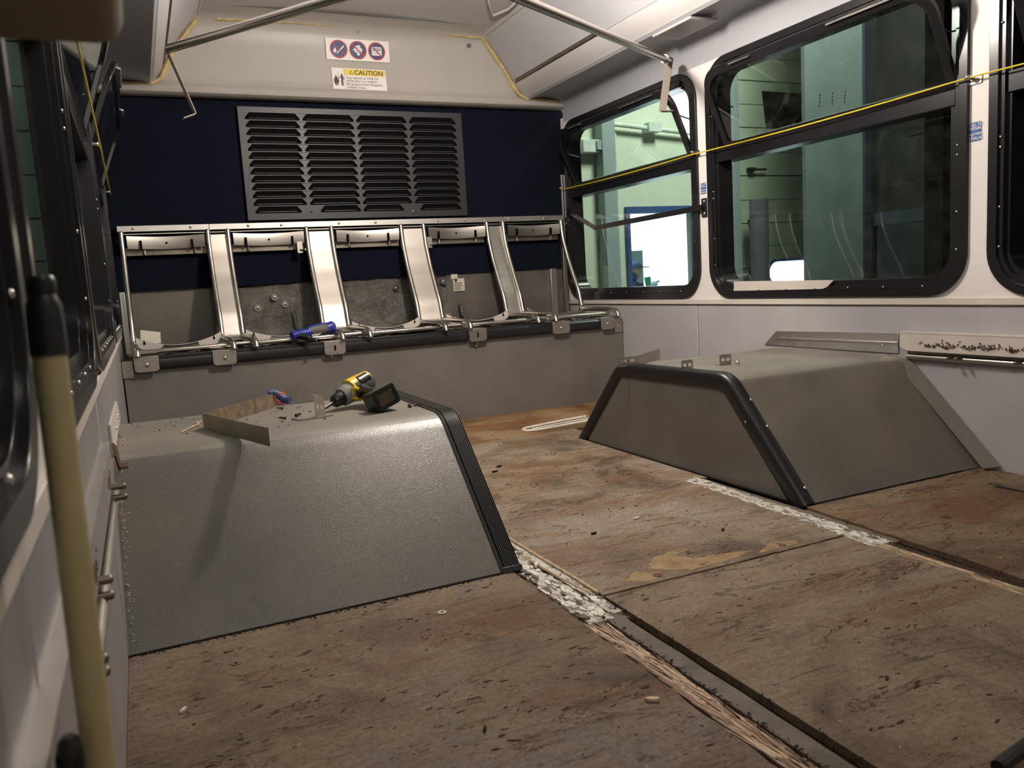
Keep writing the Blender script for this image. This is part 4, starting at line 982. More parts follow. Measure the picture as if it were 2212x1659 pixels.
# seat rails on both walls (cream plate, channel with bolts, steel tube below)
def wall_rail(f, y0, y1, label, bolts, n_, q=1.0):
    t = thing('seat_rail', f((y0 + y1) / 2, 0.34, 0.0), label, 'rail')
    MB().plate([(y0, 0.366), (y1 - 0.03, 0.366), (y1, 0.378), (y1, 0.432), (y0, 0.432)], [], 0.028 * q, 0.032 * q, f).build('cover_plate', 'cream_rail' if q == 1.0 else 'panel_shaded', t, 0.002 * q, 2)
    MB().plate(rect(y0, 0.428, y1, 0.432), [], 0.0, 0.033 * q, f).build('cover_plate', 'cream_rail' if q == 1.0 else 'alu', t)
    MB().plate(rect(y0, 0.356, y1 - 0.02, 0.367), [], 0.004, 0.016 * q, f).build('channel', 'galv', t)
    a = f(y0, 0.346, 0.014); c = f(y1 - 0.02, 0.346, 0.014)
    MB().tube([a, c], 0.009, 12).build('lower_tube', 'steel', t)
    nrm = Vector(f(0, 0, 1)) - Vector(f(0, 0, 0))
    for (y, z, L) in bolts:
        p = Vector(f(y, z, 0.001)); qe = Vector(f(y, z, L))
        MB().cyl(p, qe, 0.0055, 12).dome(qe, nrm, 0.0055, 0.004).build('bolt', n_, t)
    b = MB()
    for i in range(260):
        cen = random.choice([1.86, 1.80, 1.72, 1.66, 1.58]) if f is fR else random.choice([1.0, 1.5, 0.9]); y = cen + random.gauss(0, 0.022); z = 0.380 + abs(random.gauss(0, 0.007)) + 0.25 * abs(y - cen)
        if z > 0.42: continue
        s = R_(0.001, 0.005)
        b.add([Vector(f(y - s, z, 0.0325 * q)), Vector(f(y + s, z - s * .4, 0.0325 * q)), Vector(f(y, z + s, 0.0325 * q)), Vector(f(y, z, (0.034 + R_(0, 0.004)) * q))], [(0, 1, 3), (1, 2, 3), (2, 0, 3)])
    tag(b.build('foam_residue', 'rust', t), kind='stuff')
    return t
wall_rail(fR, 0.0, 1.985, 'cream seat rail with torn foam residue on the right wall', [(1.79, 0.352, 0.045), (1.76, 0.352, 0.045), (1.565, 0.352, 0.045)], 'galv')
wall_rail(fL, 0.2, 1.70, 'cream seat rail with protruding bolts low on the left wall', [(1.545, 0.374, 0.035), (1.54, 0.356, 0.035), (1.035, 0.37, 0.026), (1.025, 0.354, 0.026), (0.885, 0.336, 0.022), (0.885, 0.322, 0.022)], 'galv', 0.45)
# left wall flashing over the left housing
t = thing('housing_trim', (-0.08, 2.3, 0.34), 'worn aluminium flashing on the left wall above the left wheel housing', 'trim')
MB().plate([(2.02, 0.345), (2.72, 0.345), (2.60, 0.41), (2.02, 0.42)], [], 0.001, 0.006, fL).build('flashing', 'cream_rail', t)
for y in (2.3, 2.5, 2.56): MB().dome(fL(y, 0.372, 0.006), (1, 0, 0), 0.005, 0.004).build('screw', 'chrome', t)
rs = thing('rusty_bracket', (-0.06, 1.98, 0.335), 'crumpled rust-red metal bracket beside the left wall rail', 'bracket')
MB().plate([(1.90, 0.335), (1.97, 0.342), (2.0, 0.372), (1.93, 0.392), (1.89, 0.37)], [], 0.02, 0.026, lambda u, v, w: (XL + w * 0.8 - 0.15 * (v - 0.33), u, v)).box((-0.075, 1.90, 0.338), (-0.055, 1.95, 0.342)).build('plate', 'rust', rs)

# ================================================================== GRAB RAILS, CORDS, STICKERS
gr = thing('grab_rail', (2.30, 3.14, 1.42), 'loose steel grab rail hanging across to the right window, flat bar at its end', 'grab rail')
P0 = Vector((2.30, 3.14, 1.633)); P1 = Vector((1.119, 2.223, 1.50)); dd = (P1 - P0)
MB().tube([P0, P0 + dd * 1.12], 0.0150, 18).build('rail_tube', 'tube', gr)
MB().cyl(P0 + dd * 0.035, P0 + dd * 0.042, 0.0185, 16).build('collar', 'steel', gr)
MB().dome(P0 + dd * 0.02 + Vector((0, 0, 0.015)), (0, 0, 1), 0.008, 0.006).build('screw', 'chrome', gr)
def flatbar(pts, w, th, wd):
    b = MB(); wd = Vector(wd).normalized(); vs = []; fs = []; pts = [Vector(p) for p in pts]
    for i, p in enumerate(pts):
        t = (pts[min(i+1, len(pts)-1)] - pts[max(i-1, 0)]).normalized(); n = t.cross(wd).normalized()
        for (a, c) in ((-1, -1), (1, -1), (1, 1), (-1, 1)): vs.append(p + wd * a * w / 2 + n * c * th / 2)
    for i in range(len(pts) - 1):
        for j in range(4): p = i*4 + j; q = i*4 + (j+1) % 4; fs.append((p, q, q+4, p+4))
    fs += [(3, 2, 1, 0), (len(vs)-4, len(vs)-3, len(vs)-2, len(vs)-1)]
    return b.add(vs, fs)
ub = flatbar(fillet([P0 + Vector((-0.02, -0.015, 0.006)), P0 + Vector((0.012, 0.008, 0.010)), Vector((2.285, 3.178, 1.418))], 0.008, 4), 0.034, 0.004, (0.55, -0.6, -0.05))
ub.build('flat_bar', 'bar_tan', gr)
ff = lambda u, v, w: (2.283 + 0.80 * u + 0.60 * v, 3.180 - 0.60 * u + 0.80 * v, 1.4165 + w - 0.10 * u)
MB().plate([(-0.004, -0.019), (0.046, -0.019), (0.052, -0.012), (0.052, 0.012), (0.046, 0.019), (-0.004, 0.019)], [rrect(0.016, -0.005, 0.038, 0.005, 0.004, 4)], 0, 0.004, ff).build('foot_plate', 'bar_tan', gr)
gl = thing('grab_rail', (0.21, 3.15, 1.38), 'loose steel grab rail hanging from the ceiling at the left above the vent', 'grab rail')
Q0 = Vector((0.196, 3.148, 1.56)); Q1 = Vector((0.585, 2.361, 1.50)); dd = Q1 - Q0
MB().tube([Q0, Q0 + dd * 1.12], 0.0150, 18).build('rail_tube', 'tube', gl)
for k in (0.07, 0.09): MB().dome(Q0 + dd * k + Vector((0, 0, 0.015)), (0, -.2, 1), 0.005, 0.005).build('screw', 'chrome', gl)
flatbar(fillet([Q0 + Vector((0.01, -0.01, 0.012)), Q0 + Vector((-0.012, 0.0, 0.008)), Vector((0.262, 3.17, 1.345)), Vector((0.218, 3.15, 1.325))], 0.008, 4), 0.030, 0.004, (0.15, -0.99, 0)).build('flat_bar', 'bar_tan', gl)
# ceiling bracket near top centre
t = thing('ceiling_hook', (1.79, 3.85, 2.04), 'small bent metal loop bracket on the ceiling near the right cove', 'bracket')
MB().tube(fillet([Vector((1.68, 3.72, 2.055)), Vector((1.715, 3.78, 2.035)), Vector((1.80, 3.93, 2.030)), Vector((1.845, 3.83, 2.035)), Vector((1.86, 3.72, 2.055))], 0.02, 4), 0.006, 8).build('loop', 'strip', t)
# signal cords
def cord(name, pts, label):
    b = MB()
    P = []
    for i in range(len(pts) - 1):
        a, c = Vector(pts[i]), Vector(pts[i+1])
        for k in range(10):
            t = k / 10; P.append(a.lerp(c, t) + Vector((0, 0, -0.006 * math.sin(PI * t) * (a - c).length)))
    P.append(Vector(pts[-1]))
    return tag(b.tube(P, 0.0028, 8).build(name, 'yellow'), label, 'cord')
cord('bell_line', [(2.395, 4.385, 1.212), (2.395, 3.112, 1.214), (2.395, 1.748, 1.223), (2.395, 0.35, 1.228)], 'yellow bell cord strung along the right windows')
cord('bell_line', [(-0.058, 4.385, 1.212), (-0.055, 3.09, 1.214), (-0.052, 1.75, 1.223), (-0.052, 0.5, 1.228)], 'yellow bell cord strung along the left windows')
for (f, y, lab) in ((fR, 3.105, 'steel cord clip on the post between the two right windows'), (fR, 1.735, 'steel cord clip on the white post nearest the camera at right'), (fL, 3.09, 'steel cord clip on the left wall'), (fR, 4.39, 'steel cord end clip in the right rear corner'), (fL, 4.38, 'steel cord end clip in the left rear corner')):
    t = thing('cord_clip', f(y, 1.205, 0), lab, 'clip')
    nrm = Vector(f(0, 0, 1)) - Vector(f(0, 0, 0))
    MB().plate(rrect(y - 0.022, 1.203, y + 0.022, 1.232, 0.006, 3), [], 0, 0.004, f).build('base', 'chrome', t, 0.001)
    MB().cyl(f(y + 0.010, 1.224, 0), f(y + 0.010, 1.224, 0.028), 0.006, 12).dome(f(y + 0.010, 1.224, 0.026), nrm, 0.009, 0.007).build('post', 'chrome', t)
def stick(y0, y1, z0, z1, label):
    t = thing('signal_sticker', fR((y0 + y1) / 2, z0, 0), label, 'sticker')
    MB().plate(rrect(y0, z0, y1, z1, 0.004, 3), [], 0, 0.0008, fR).build('sticker_sheet', 'sticker_b', t)
    w = y1 - y0; h = z1 - z0
    for k, s in enumerate(('PULL TO', 'SIGNAL', 'JALE PARA', 'SE\u00d1ALAR')):
        z = z1 - h * (0.20, 0.40, 0.68, 0.92)[k]
        b = MB().text(s, h * 0.23 if k != 2 else h * 0.18, lambda x, y: (XR - 0.0014, (y0 + y1) / 2 - x, z + y), bold=0.0002, align='CENTER', space=0.95)
        b.build('lettering', 'sticker_w', t)
stick(1.713, 1.754, 1.032, 1.090, 'small blue signal sticker on the near white window post')
stick(3.050, 3.090, 1.030, 1.080, 'small blue signal sticker on the post between the right windows')
# black bent guard bar across window one
gb = thing('window_guard_bar', (2.40, 3.7, 0.94), 'black bent flat bar crossing the far right window to a bolted end plate', 'bar')
flatbar(fillet([Vector((2.40, 4.335, 1.083)), Vector((2.355, 3.945, 0.950)), Vector((2.402, 3.064, 0.968))], 0.02, 4), 0.026, 0.006, (0, 0, 1)).build('flat_bar', 'rubber', gb)
ep = MB().plate(rect(3.045, 0.925, 3.082, 1.010), [], 0.0, 0.006, fR).build('end_plate', 'rubber', gb, 0.002)
for z in (0.940, 0.995): MB().dome(fR(3.063, z, 0.006), (-1, 0, 0), 0.009, 0.005).build('bolt', 'chrome', ep)
# thin pale strip resting in the lower frame of window two
al = MB().plate([(2.87, 0.583), (2.87, 0.625), (2.30, 0.617), (2.335, 0.590), (2.36, 0.584)], [], 0.002, 0.006, fR).build('loose_trim_strip', 'cream_rail'); tag(al, 'pale flat metal strip lying in the lower frame of the middle right window', 'strip')
ts = MB().box((2.395, 4.385, 0.96), (2.405, 4.392, 1.30)).build('wall_corner_strip', 'alu'); tag(ts, 'thin vertical aluminium strip in the right rear corner by the window', 'strip')

# ================================================================== TOOLS ON THE LEFT HOUSING
zt = 0.338
ap = thing('angle_plate', (0.20, 2.30, zt), 'rusty V-bent metal strip overhanging the left wheel housing front edge', 'metal strip')
def wallseg(p, q, z0a, z1a, z0b, z1b, th=0.003):
    p = Vector(p); q = Vector(q); d = (q - p); n = Vector((-d.y, d.x)).normalized() * th
    vs = [(p.x, p.y, z0a), (q.x, q.y, z0b), (q.x, q.y, z1b), (p.x, p.y, z1a), (p.x + n.x, p.y + n.y, z0a), (q.x + n.x, q.y + n.y, z0b), (q.x + n.x, q.y + n.y, z1b), (p.x + n.x, p.y + n.y, z1a)]
    return MB().add(vs, [(0,1,2,3),(7,6,5,4),(0,4,5,1),(1,5,6,2),(2,6,7,3),(3,7,4,0)])
wallseg((0.128, 2.331), (0.244, 1.935), zt + 0.001, zt + 0.043, zt - 0.000, zt + 0.044).build('front_arm', 'galv', ap)
wallseg((0.352, 2.600), (0.128, 2.331), zt + 0.001, zt + 0.043, zt + 0.001, zt + 0.043).build('rear_arm', 'rust', ap)
M['dusty'] = simple('dusty_rust', (0.20, 0.145, 0.095), 0.8, 0, 0.2, 0.35, 40, 0.6, 120)
for ch in ap.children:
    if ch.name.startswith('rear_arm'): ch.data.materials[0] = M['dusty']
# drill
dr = thing('cordless_drill', (0.56, 2.36, zt), 'yellow and black cordless drill lying on its side on the left wheel housing', 'drill')
T = Vector((0.448, 2.335, 0.350)); E = Vector((0.616, 2.430, 0.408)); ax = (E - T).normalized(); LL = (E - T).length
def at(t): return T + ax * t
def rt_(ts, rs, name, mat, par=dr, n=18): return MB().tube([at(t) for t in ts], 0.01, n, radii=rs).build(name, mat, par, angle=50)
rt_([-0.01, 0.06], [0.005, 0.006], 'driver_bit', 'galv')
rt_([0.052, 0.058, 0.082, 0.088], [0.014, 0.019, 0.022, 0.022], 'chuck', 'black_pl')
rt_([0.086, 0.090, 0.120, 0.135, 0.140], [0.026, 0.029, 0.031, 0.034, 0.034], 'gearbox', 'grey_pl')
rt_([0.128, 0.134, 0.185, 0.208, 0.216], [0.032, 0.036, 0.034, 0.028, 0.018], 'motor_housing', 'grey_dk')
up0 = Vector((-0.10, -0.05, 0.99)); up0 = (up0 - ax * up0.dot(ax)).normalized()
MB().tube([at(t) + up0 * 0.009 for t in (0.120, 0.124, 0.150, 0.205, 0.211)], 0.01, 18, radii=[0.020, 0.0300, 0.0295, 0.0240, 0.016]).build('top_shell', 'yel_pl', dr)
MB().tube([at(t) + up0 * 0.014 + Vector((0.004, -0.010, 0)) for t in (0.150, 0.153, 0.195, 0.198)], 0.01, 12, radii=[0.016, 0.0225, 0.0205, 0.016]).build('grip_inlay', 'black_pl', dr)
HB = Vector((0.610, 2.270, 0.380)); HA = at(0.160) + Vector((0.004, -0.022, -0.010))
hdv = (HB - HA); 
MB().tube([HA, HA + hdv * 0.25, HA + hdv * 0.6, HB], 0.02, 14, radii=[0.026, 0.020, 0.0185, 0.022]).build('handle', 'black_pl', dr)
MB().tube([HA + Vector((-0.016, 0.01, 0)), HA + hdv * 0.35 + Vector((-0.018, 0, -0.002))], 0.009, 10, radii=[0.012, 0.009]).build('trigger', 'black_pl', dr)
# yellow loop over the front of the handle
lp_ = [at(0.128) + Vector((0.0, -0.032, 0.014)), at(0.150) + Vector((0, -0.036, 0.0)), HA + Vector((-0.006, -0.018, 0.006)), HA + Vector((0.006, -0.030, -0.012)), HA + Vector((-0.012, -0.020, -0.022)), at(0.120) + Vector((0, -0.026, -0.012)), at(0.128) + Vector((0.0, -0.032, 0.014))]
MB().tube(lp_, 0.0065, 8).build('yellow_band', 'yel_pl', dr)
# battery: rounded box facing the camera, rolled
nf = Vector((0.26, -0.93, 0.20)).normalized(); rr_ = Vector((0.94, 0.28, 0.0)); rr_ = (rr_ - nf * rr_.dot(nf)).normalized(); up_ = nf.cross(rr_) * -1
if up_.z < 0: up_ = -up_
rol = math.radians(17); r2 = rr_ * math.cos(rol) + up_ * math.sin(rol); u2 = up_ * math.cos(rol) - rr_ * math.sin(rol)
BC = Vector((0.6125, 2.240, 0.3775))
fb = lambda u, v, w: tuple(BC + r2 * u * 0.88 + u2 * v * 0.9 + nf * w)
bt = MB().plate(rrect(-0.046, -0.033, 0.046, 0.034, 0.010, 5), [], -0.045, 0.012, fb).build('battery', 'black_pl', dr, 0.004, 3)
MB().plate(rrect(-0.040, -0.027, 0.040, 0.028, 0.007, 5), [rrect(-0.036, -0.023, 0.036, 0.024, 0.005, 5)], 0.012, 0.0145, fb).build('battery_rim', 'black_pl', bt)
b = MB()
for i in range(7):
    zz = -0.018 + i * 0.0055; x = -0.030
    while x < 0.026:
        w = R_(0.002, 0.009); b.plate(rect(x, zz, min(x + w, 0.030), zz + 0.0024), [], 0.012, 0.0126, fb, 1 if i in (1, 2) and x < -0.01 else 0); x += w + 0.0018
b.plate(circ(0.026, 0.017, 0.004, 12), [circ(0.026, 0.017, 0.003, 12)], 0.012, 0.0126, fb, 0)
M['label_ink'] = simple('faded_label_print', (0.16, 0.13, 0.08), 0.5); M['label_org'] = simple('faded_orange_print', (0.35, 0.10, 0.03), 0.5)
b.build('label_print', ['label_ink', 'label_org'], bt)
# white slotted tab, screws, pliers handle, dust
tb = thing('white_tab_bracket', (0.44, 2.31, zt), 'small upright white metal tab with holes beside the drill bit', 'bracket')
ft = lambda u, v, w: (0.425 + u * 0.95 + w * 0.2, 2.305 - u * 0.45 + w, zt + v)
MB().plate([(0, 0), (0.028, 0), (0.028, 0.052), (0.0, 0.066)], [rrect(0.006, 0.022, 0.012, 0.036, 0.0025, 3), rrect(0.017, 0.022, 0.023, 0.034, 0.0025, 3)], 0, 0.002, ft).build('tab', 'cream_rail', tb)
MB().box((0.425, 2.288, zt), (0.450, 2.306, zt + 0.002)).build('foot', 'cream_rail', tb)
def loose_screw(x, y, a, z, label, L=0.022):
    b = MB(); d = Vector((math.cos(a), math.sin(a), 0.15)).normalized(); p = Vector((x, y, z + 0.004))
    b.cyl(p, p + d * 0.004, 0.006, 10, r2=0.003); b.cyl(p + d * 0.004, p + d * L, 0.0028, 8, r2=0.0008)
    for k in range(4): q = p + d * (0.006 + k * 0.0035); b.cyl(q, q + d * 0.001, 0.0036, 8)
    return tag(b.build('screw', 'rust'), label, 'screw', 'loose screws on the left wheel housing')
loose_screw(0.345, 2.317, 2.6, zt, 'loose dark screw in front of the V-bent strip, left of a pair')
loose_screw(0.378, 2.340, 0.7, zt, 'loose dark screw in front of the V-bent strip, right of a pair')
loose_screw(0.372, 2.53, 2.9, zt, 'loose screw lying near the orange ringed handle')
loose_screw(0.690, 2.25, 1.5, zt, 'loose screw right of the drill battery, nearer one')
loose_screw(0.705, 2.262, -0.2, zt, 'loose dark screw right of the drill battery, beside the ribbed trim')
ph = thing('plier_handle', (0.38, 2.68, zt), 'blue rubber grip with an orange ring behind the V-bent strip', 'pliers')
MB().tube(fillet([Vector((0.350, 2.66, 0.377)), Vector((0.372, 2.66, 0.376)), Vector((0.398, 2.65, 0.352)), Vector((0.412, 2.64, 0.350))], 0.02, 5), 0.012, 12).build('grip', 'navy_hose', ph)
MB().tube([(0.383 + 0.017 * math.cos(a), 2.652, 0.358 + 0.017 * math.sin(a)) for a in [2 * PI * k / 20 for k in range(21)]], 0.0045, 8, cap=False).build('ring', 'orange', ph)
MB().tube([(0.41, 2.64, 0.345), (0.44, 2.63, 0.352), (0.462, 2.63, 0.366)], 0.0012, 6).build('wire_tip', 'chrome', ph)
wv = MB().tube(fillet([Vector((0.07, 2.30, zt + .003)), Vector((0.10, 2.37, zt + .004)), Vector((0.125, 2.40, zt + .006)), Vector((0.11, 2.43, zt + .004)), Vector((0.13, 2.46, zt + .003))], 0.02, 4), 0.0025, 6).build('splinter', 'splinter2'); tag(wv, 'curled pale wood splinter left of the V-bent strip', 'splinter')
hk = MB().tube(fillet([Vector((0.352, 2.27, zt + .006)), Vector((0.375, 2.255, zt + .003)), Vector((0.43, 2.262, zt + .003)), Vector((0.47, 2.28, zt + .003))], 0.01, 4), 0.002, 6).build('wire_hook', 'galv'); tag(hk, 'thin bent wire lying under the drill bit', 'wire')
# floor debris singles
def chip(x, y, s, a, mat, label, name='wood_chip', h=0.006):
    k = 7; pts = [(s * R_(.8, 1.2) * math.cos(2*PI*i/k), s * 0.35 * R_(.6, 1.3) * math.sin(2*PI*i/k)) for i in range(k)]
    ca, sa = math.cos(a), math.sin(a)
    o = MB().plate([(x + p[0]*ca - p[1]*sa, y + p[0]*sa + p[1]*ca) for p in pts], [], 0.0003, 0.0003 + h, fZ).build(name, mat, None, 0.001, 1)
    return tag(o, label, 'debris', 'loose chips scattered on the floor')
chip(0.418, 1.101, 0.008, 1.0, 'dirt', 'dark crumb on the foreground floor near the bottom centre')
chip(0.688, 1.039, 0.014, -0.5, 'splinter2', 'pale wood sliver just left of the splintered seam')
chip(1.211, 1.876, 0.012, 0.2, 'adhesive', 'white chip in the middle of the aisle')
chip(-0.004, 1.416, 0.008, 0.8, 'adhesive', 'white chip near the left wall')
chip(1.117, 2.654, 0.013, 0.1, 'dirt', 'dark flake between the two wheel housings, nearer the left one')
chip(1.16, 2.72, 0.014, 0.3, 'dirt', 'dark flake pair behind the nearer aisle flake')
chip(1.045, 1.83, 0.009, 0.1, 'dirt', 'dark brown chip in the aisle before the floor joint')
chip(1.34, 1.66, 0.009, 0.6, 'dirt', 'small dark chip in the aisle near the right seam')
for i in range(5):
    chip(0.77 + R_(-0.01, 0.04), 1.46 + i * 0.06, R_(0.012, 0.02), R_(0.8, 2), 'adhesive', ('thick white adhesive lump in the left seam nearest the camera', 'second adhesive lump from the near end of the left seam', 'middle white adhesive lump in the left seam', 'white adhesive lump just before the last one in the left seam', 'white adhesive lump closest to the ribbed trim of the left housing')[i], 'adhesive_lump', 0.008)
lr = MB().tube([(0.835, 1.30, 0.001), (0.80, 1.34, 0.0)], 0.002, 6)
dbs = flatbar(fillet([Vector((2.235, 1.535, 0.012)), Vector((2.25, 1.49, 0.004)), Vector((2.255, 1.40, 0.003)), Vector((2.33, 1.33, 0.003))], 0.02, 4), 0.022, 0.003, (1, 0.1, 0)).build('metal_offcut', 'galv'); tag(dbs, 'curved grey metal offcut on the floor at the right edge', 'metal scrap')
ck = MB().tube([(0.975, 0.655, 0.006), (1.01, 0.661, 0.006), (1.08, 0.672, 0.006), (1.2, 0.66, 0.006)], 0.010, 10).build('black_cable', 'rubber'); tag(ck, 'black cable at the bottom right corner of the floor', 'cable')

# ================================================================== NEAR LEFT: POLE, PAD
po = thing('pole', (-0.052, 0.53, 0), 'tall beige painted pole with a black rubber cap leaning at the left foreground', 'pole')
T0 = Vector((-0.0505, 0.550, 0.662)); T1 = Vector((-0.054, 0.520, 0.0))
dp = (T0 - T1).normalized()
MB().tube([T1, T0 + dp * 0.01], 0.0093, 24).build('shaft', 'pole', po)
rp = [0.0100, 0.0105, 0.0102, 0.0097, 0.0079, 0.0073, 0.0081, 0.0081, 0.0073, 0.0066]
tp = [0.0, 0.006, 0.020, 0.030, 0.034, 0.036, 0.038, 0.043, 0.046, 0.047]
MB().tube([T0 + dp * t for t in tp], 0.012, 24, radii=rp).build('end_cap', 'rubber', po)
kb = MB().tube([(-0.066, 0.516, 0.400), (-0.064, 0.516, 0.430), (-0.0635, 0.515, 0.4395), (-0.0635, 0.515, 0.4425)], 0.008, 16, radii=[0.0080, 0.0080, 0.0062, 0.0035]).build('black_knob', 'rubber_frame'); kb.name = 'rubber_stopper'; tag(kb, 'glossy black rubber stopper at the bottom left corner before the wall rail', 'stopper')
pd = MB().plate(rrect(-0.088, 0.8285, 0.0095, 0.95, 0.014, 5), [], 0.0, 0.09, lambda u, v, w: (u, 0.50 - w, v)).build('overhead_pad', 'pad', None, 0.012, 4); tag(pd, 'blurred brown-beige padded block jutting from the left wall at the top left', 'pad')

# ================================================================== OUTSIDE: WORKSHOP
GZ = -0.9
ws = MB().box((-4.0, -3, GZ - 0.05), (12, 13, GZ)).build('floor_workshop', 'ws_floor'); tag(ws, kind='structure')
wo = thing('wall_workshop', (5, 7.0, GZ), kind='structure')
fW = lambda u, v, w: (u, 7.0 - w, v)
door = rect(4.561, -0.9, 5.36, 1.285)
sec_d = rect(5.86, GZ, 9.0, 3.6)
MB().plate(rect(2.6, GZ, 12.0, 5.0), [door, [(5.86, GZ + 0.001), (9.0, GZ + 0.001), (9.0, 3.6), (5.86, 3.6)]] if False else [[(4.561, GZ + 0.01), (5.36, GZ + 0.01), (5.36, 1.285), (4.561, 1.285)]], -0.1, 0.0, fW).build('wall_sheet', 'ws_wall', wo)
# doorway frame in dark blue
d1 = thing('door_1', (4.96, 7.0, GZ), kind='structure')
MB().plate(rect(4.525, GZ, 5.45, 1.345), [[(4.562, GZ + 0.01), (5.355, GZ + 0.01), (5.355, 1.283), (4.562, 1.283)]], -0.02, 0.05, fW).build('door_frame', 'blue_frame', d1)
# bright room beyond
br = MB().box((2.5, 12.5, GZ), (10.5, 12.6, 6.0)).build('daylit_backdrop', 'bright'); tag(br, 'overexposed daylight beyond the workshop doorway', 'daylight'); br['kind'] = 'structure'
bp = MB().box((6.5, 10.5, GZ), (7.09, 10.6, 1.02)).build('grey_cabinet', 'ws_col'); tag(bp, 'blue-grey cabinet standing beyond the bright doorway', 'cabinet')
# section door with oval window
d2 = thing('door_2', (7.3, 6.98, GZ), kind='structure')
zs = [-0.9, -0.4, 0.16, 0.66, 1.14, 1.64, 2.14, 2.62, 3.1]
ov = rrect(6.31, 0.475, 7.02, 0.715, 0.115, 8)
for a, b_ in zip(zs[:-1], zs[1:]):
    hole = []
    if a < 0.5 < b_: hole = [rrect(6.31, 0.475, 7.02, b_ - 0.02 if b_ < 0.715 else 0.715, 0.09, 8)]
    MB().plate(rect(5.86, a + 0.006, 9.2, b_ - 0.006), [], 0.05, 0.085, fW).build('door_section', 'ws_door', d2, 0.004, 2)
    MB().plate(rect(5.86, (a + b_) / 2 - 0.004, 9.2, (a + b_) / 2 + 0.004), [], 0.085, 0.09, fW).build('door_groove', 'ws_col', d2)
MB().plate(rrect(6.28, 0.445, 7.3, 0.745, 0.13, 8), [], 0.087, 0.095, fW).build('window_frame', 'blue_frame', d2)
MB().plate(rrect(6.31, 0.475, 7.27, 0.715, 0.11, 8), [], 0.095, 0.10, fW).build('lit_window', 'bright2', d2)
MB().plate([(6.30, 2.14), (7.3, 2.14), (7.3, 2.50), (6.25, 2.52)], [], 0.088, 0.092, fW).build('broken_panel', 'ws_dark', d2)
for z in (0.62, 1.70, 1.16): 
    MB().box((6.02, 6.86, z - 0.02), (6.10, 6.91, z + 0.02)).cyl((6.02, 6.87, z), (6.25, 6.87, z), 0.012, 8).build('roller_bracket', 'ws_dark', d2)
# column, pipes, junction box seen through window one
cm = MB().box((4.215, 6.85, GZ), (4.36, 7.0, 4.5)).build('steel_column', 'ws_col'); tag(cm, 'blue-grey steel column on the workshop wall seen through the far right window', 'column')
cm2 = MB().box((5.56, 6.8, GZ), (5.84, 6.99, 4.5)).build('steel_column', 'ws_col'); tag(cm2, 'blue-grey column beside the ribbed workshop door', 'column')
pp = MB().cyl((4.40, 6.93, 1.0), (4.40, 6.93, 2.05), 0.022, 10).cyl((4.40, 6.93, GZ), (4.40, 6.93, 1.0), 0.022, 10).build('conduit', 'ws_pipe'); tag(pp, 'vertical white conduit beside the blue-grey column', 'pipe')
pp = MB().cyl((4.22, 6.93, 2.15), (5.45, 6.93, 2.06), 0.022, 10).box((4.78, 6.88, 2.07), (4.93, 6.97, 2.16)).build('conduit', 'ws_pipe'); tag(pp, 'horizontal white conduit high on the workshop wall', 'pipe')
bx = MB().box((4.02, 6.88, 1.86), (4.20, 6.99, 1.98)).build('junction_box', 'ws_pipe', None, 0.005); tag(bx, 'small pale box with a round knob fixed beside the workshop column', 'box')
bx = MB().box((4.16, 6.86, 1.88), (4.28, 6.90, 1.97)).build('box_clamp', 'ws_col', None, 0.005); tag(bx, 'grey clamp on the column beside the pale box', 'clamp')
# grey upright cylinder near the door
bo = MB().cyl((5.9, 6.6, GZ), (5.9, 6.6, 1.36), 0.095, 20).build('bollard', simple('grey_bollard', (0.17, 0.17, 0.19), 0.5)); tag(bo, 'dark grey upright pipe in front of the ribbed workshop door', 'pipe')
# big grey sheet / locker side at mid distance
sh = thing('tall_grey_cabinet', (5.8, 5.5, GZ), 'tall grey-green steel cabinet side seen through the middle right window', 'cabinet')
MB().box((5.455, 5.5, GZ), (6.16, 5.54, 4.2)).build('side_sheet', 'ws_sheet', sh)
MB().box((6.14, 5.48, GZ), (6.175, 5.5, 4.2)).build('edge_strip', 'blue_beam', sh)
b = MB()
for i in range(4):
    for j in range(3): b.cyl((5.62 + j * 0.15 + i * 0.004, 5.499, 2.05 + i * 0.03 + j * 0.02), (5.62 + j * 0.15 + i * 0.004, 5.495, 2.05 + i * 0.03 + j * 0.02), 0.006, 6)
b.build('rivet_holes', 'ws_dark', sh)
# rack with cartons
rk = thing('storage_rack', (6.4, 3.5, GZ), 'dark storage rack with blue-grey beams seen through the right windows', 'rack')
for z in (-0.3, 0.95):
    MB().box((5.48, 0.5, z), (5.52, 4.87, z + 0.10)).build('beam', 'blue_beam', rk)
    MB().box((5.52, 0.5, z + 0.02), (6.6, 4.87, z + 0.06)).build('shelf', 'ws_dark', rk)
for y in (0.5, 2.6, 3.95, 4.84): MB().box((5.47, y - 0.03, GZ), (5.53, y + 0.03, 3.6)).build('upright', 'ws_dark', rk)
MB().tube([(5.5, 4.02, 0.3), (5.5, 3.85, 0.05), (5.5, 4.02, -0.25)], 0.02, 6).build('brace', 'ws_dark', rk)
n_ = 0
cl_ = ('dark carton on the middle rack shelf farthest from the camera', 'tallest dark carton at the far end of the middle rack shelf', 'lowest dark carton on the middle rack shelf', 'dark carton at the centre of the middle rack shelf', 'dark carton on the middle rack shelf nearest the camera', 'dark carton stacked on top of the others on the rack, farther one', 'dark carton stacked on top of the others on the rack, nearer one')
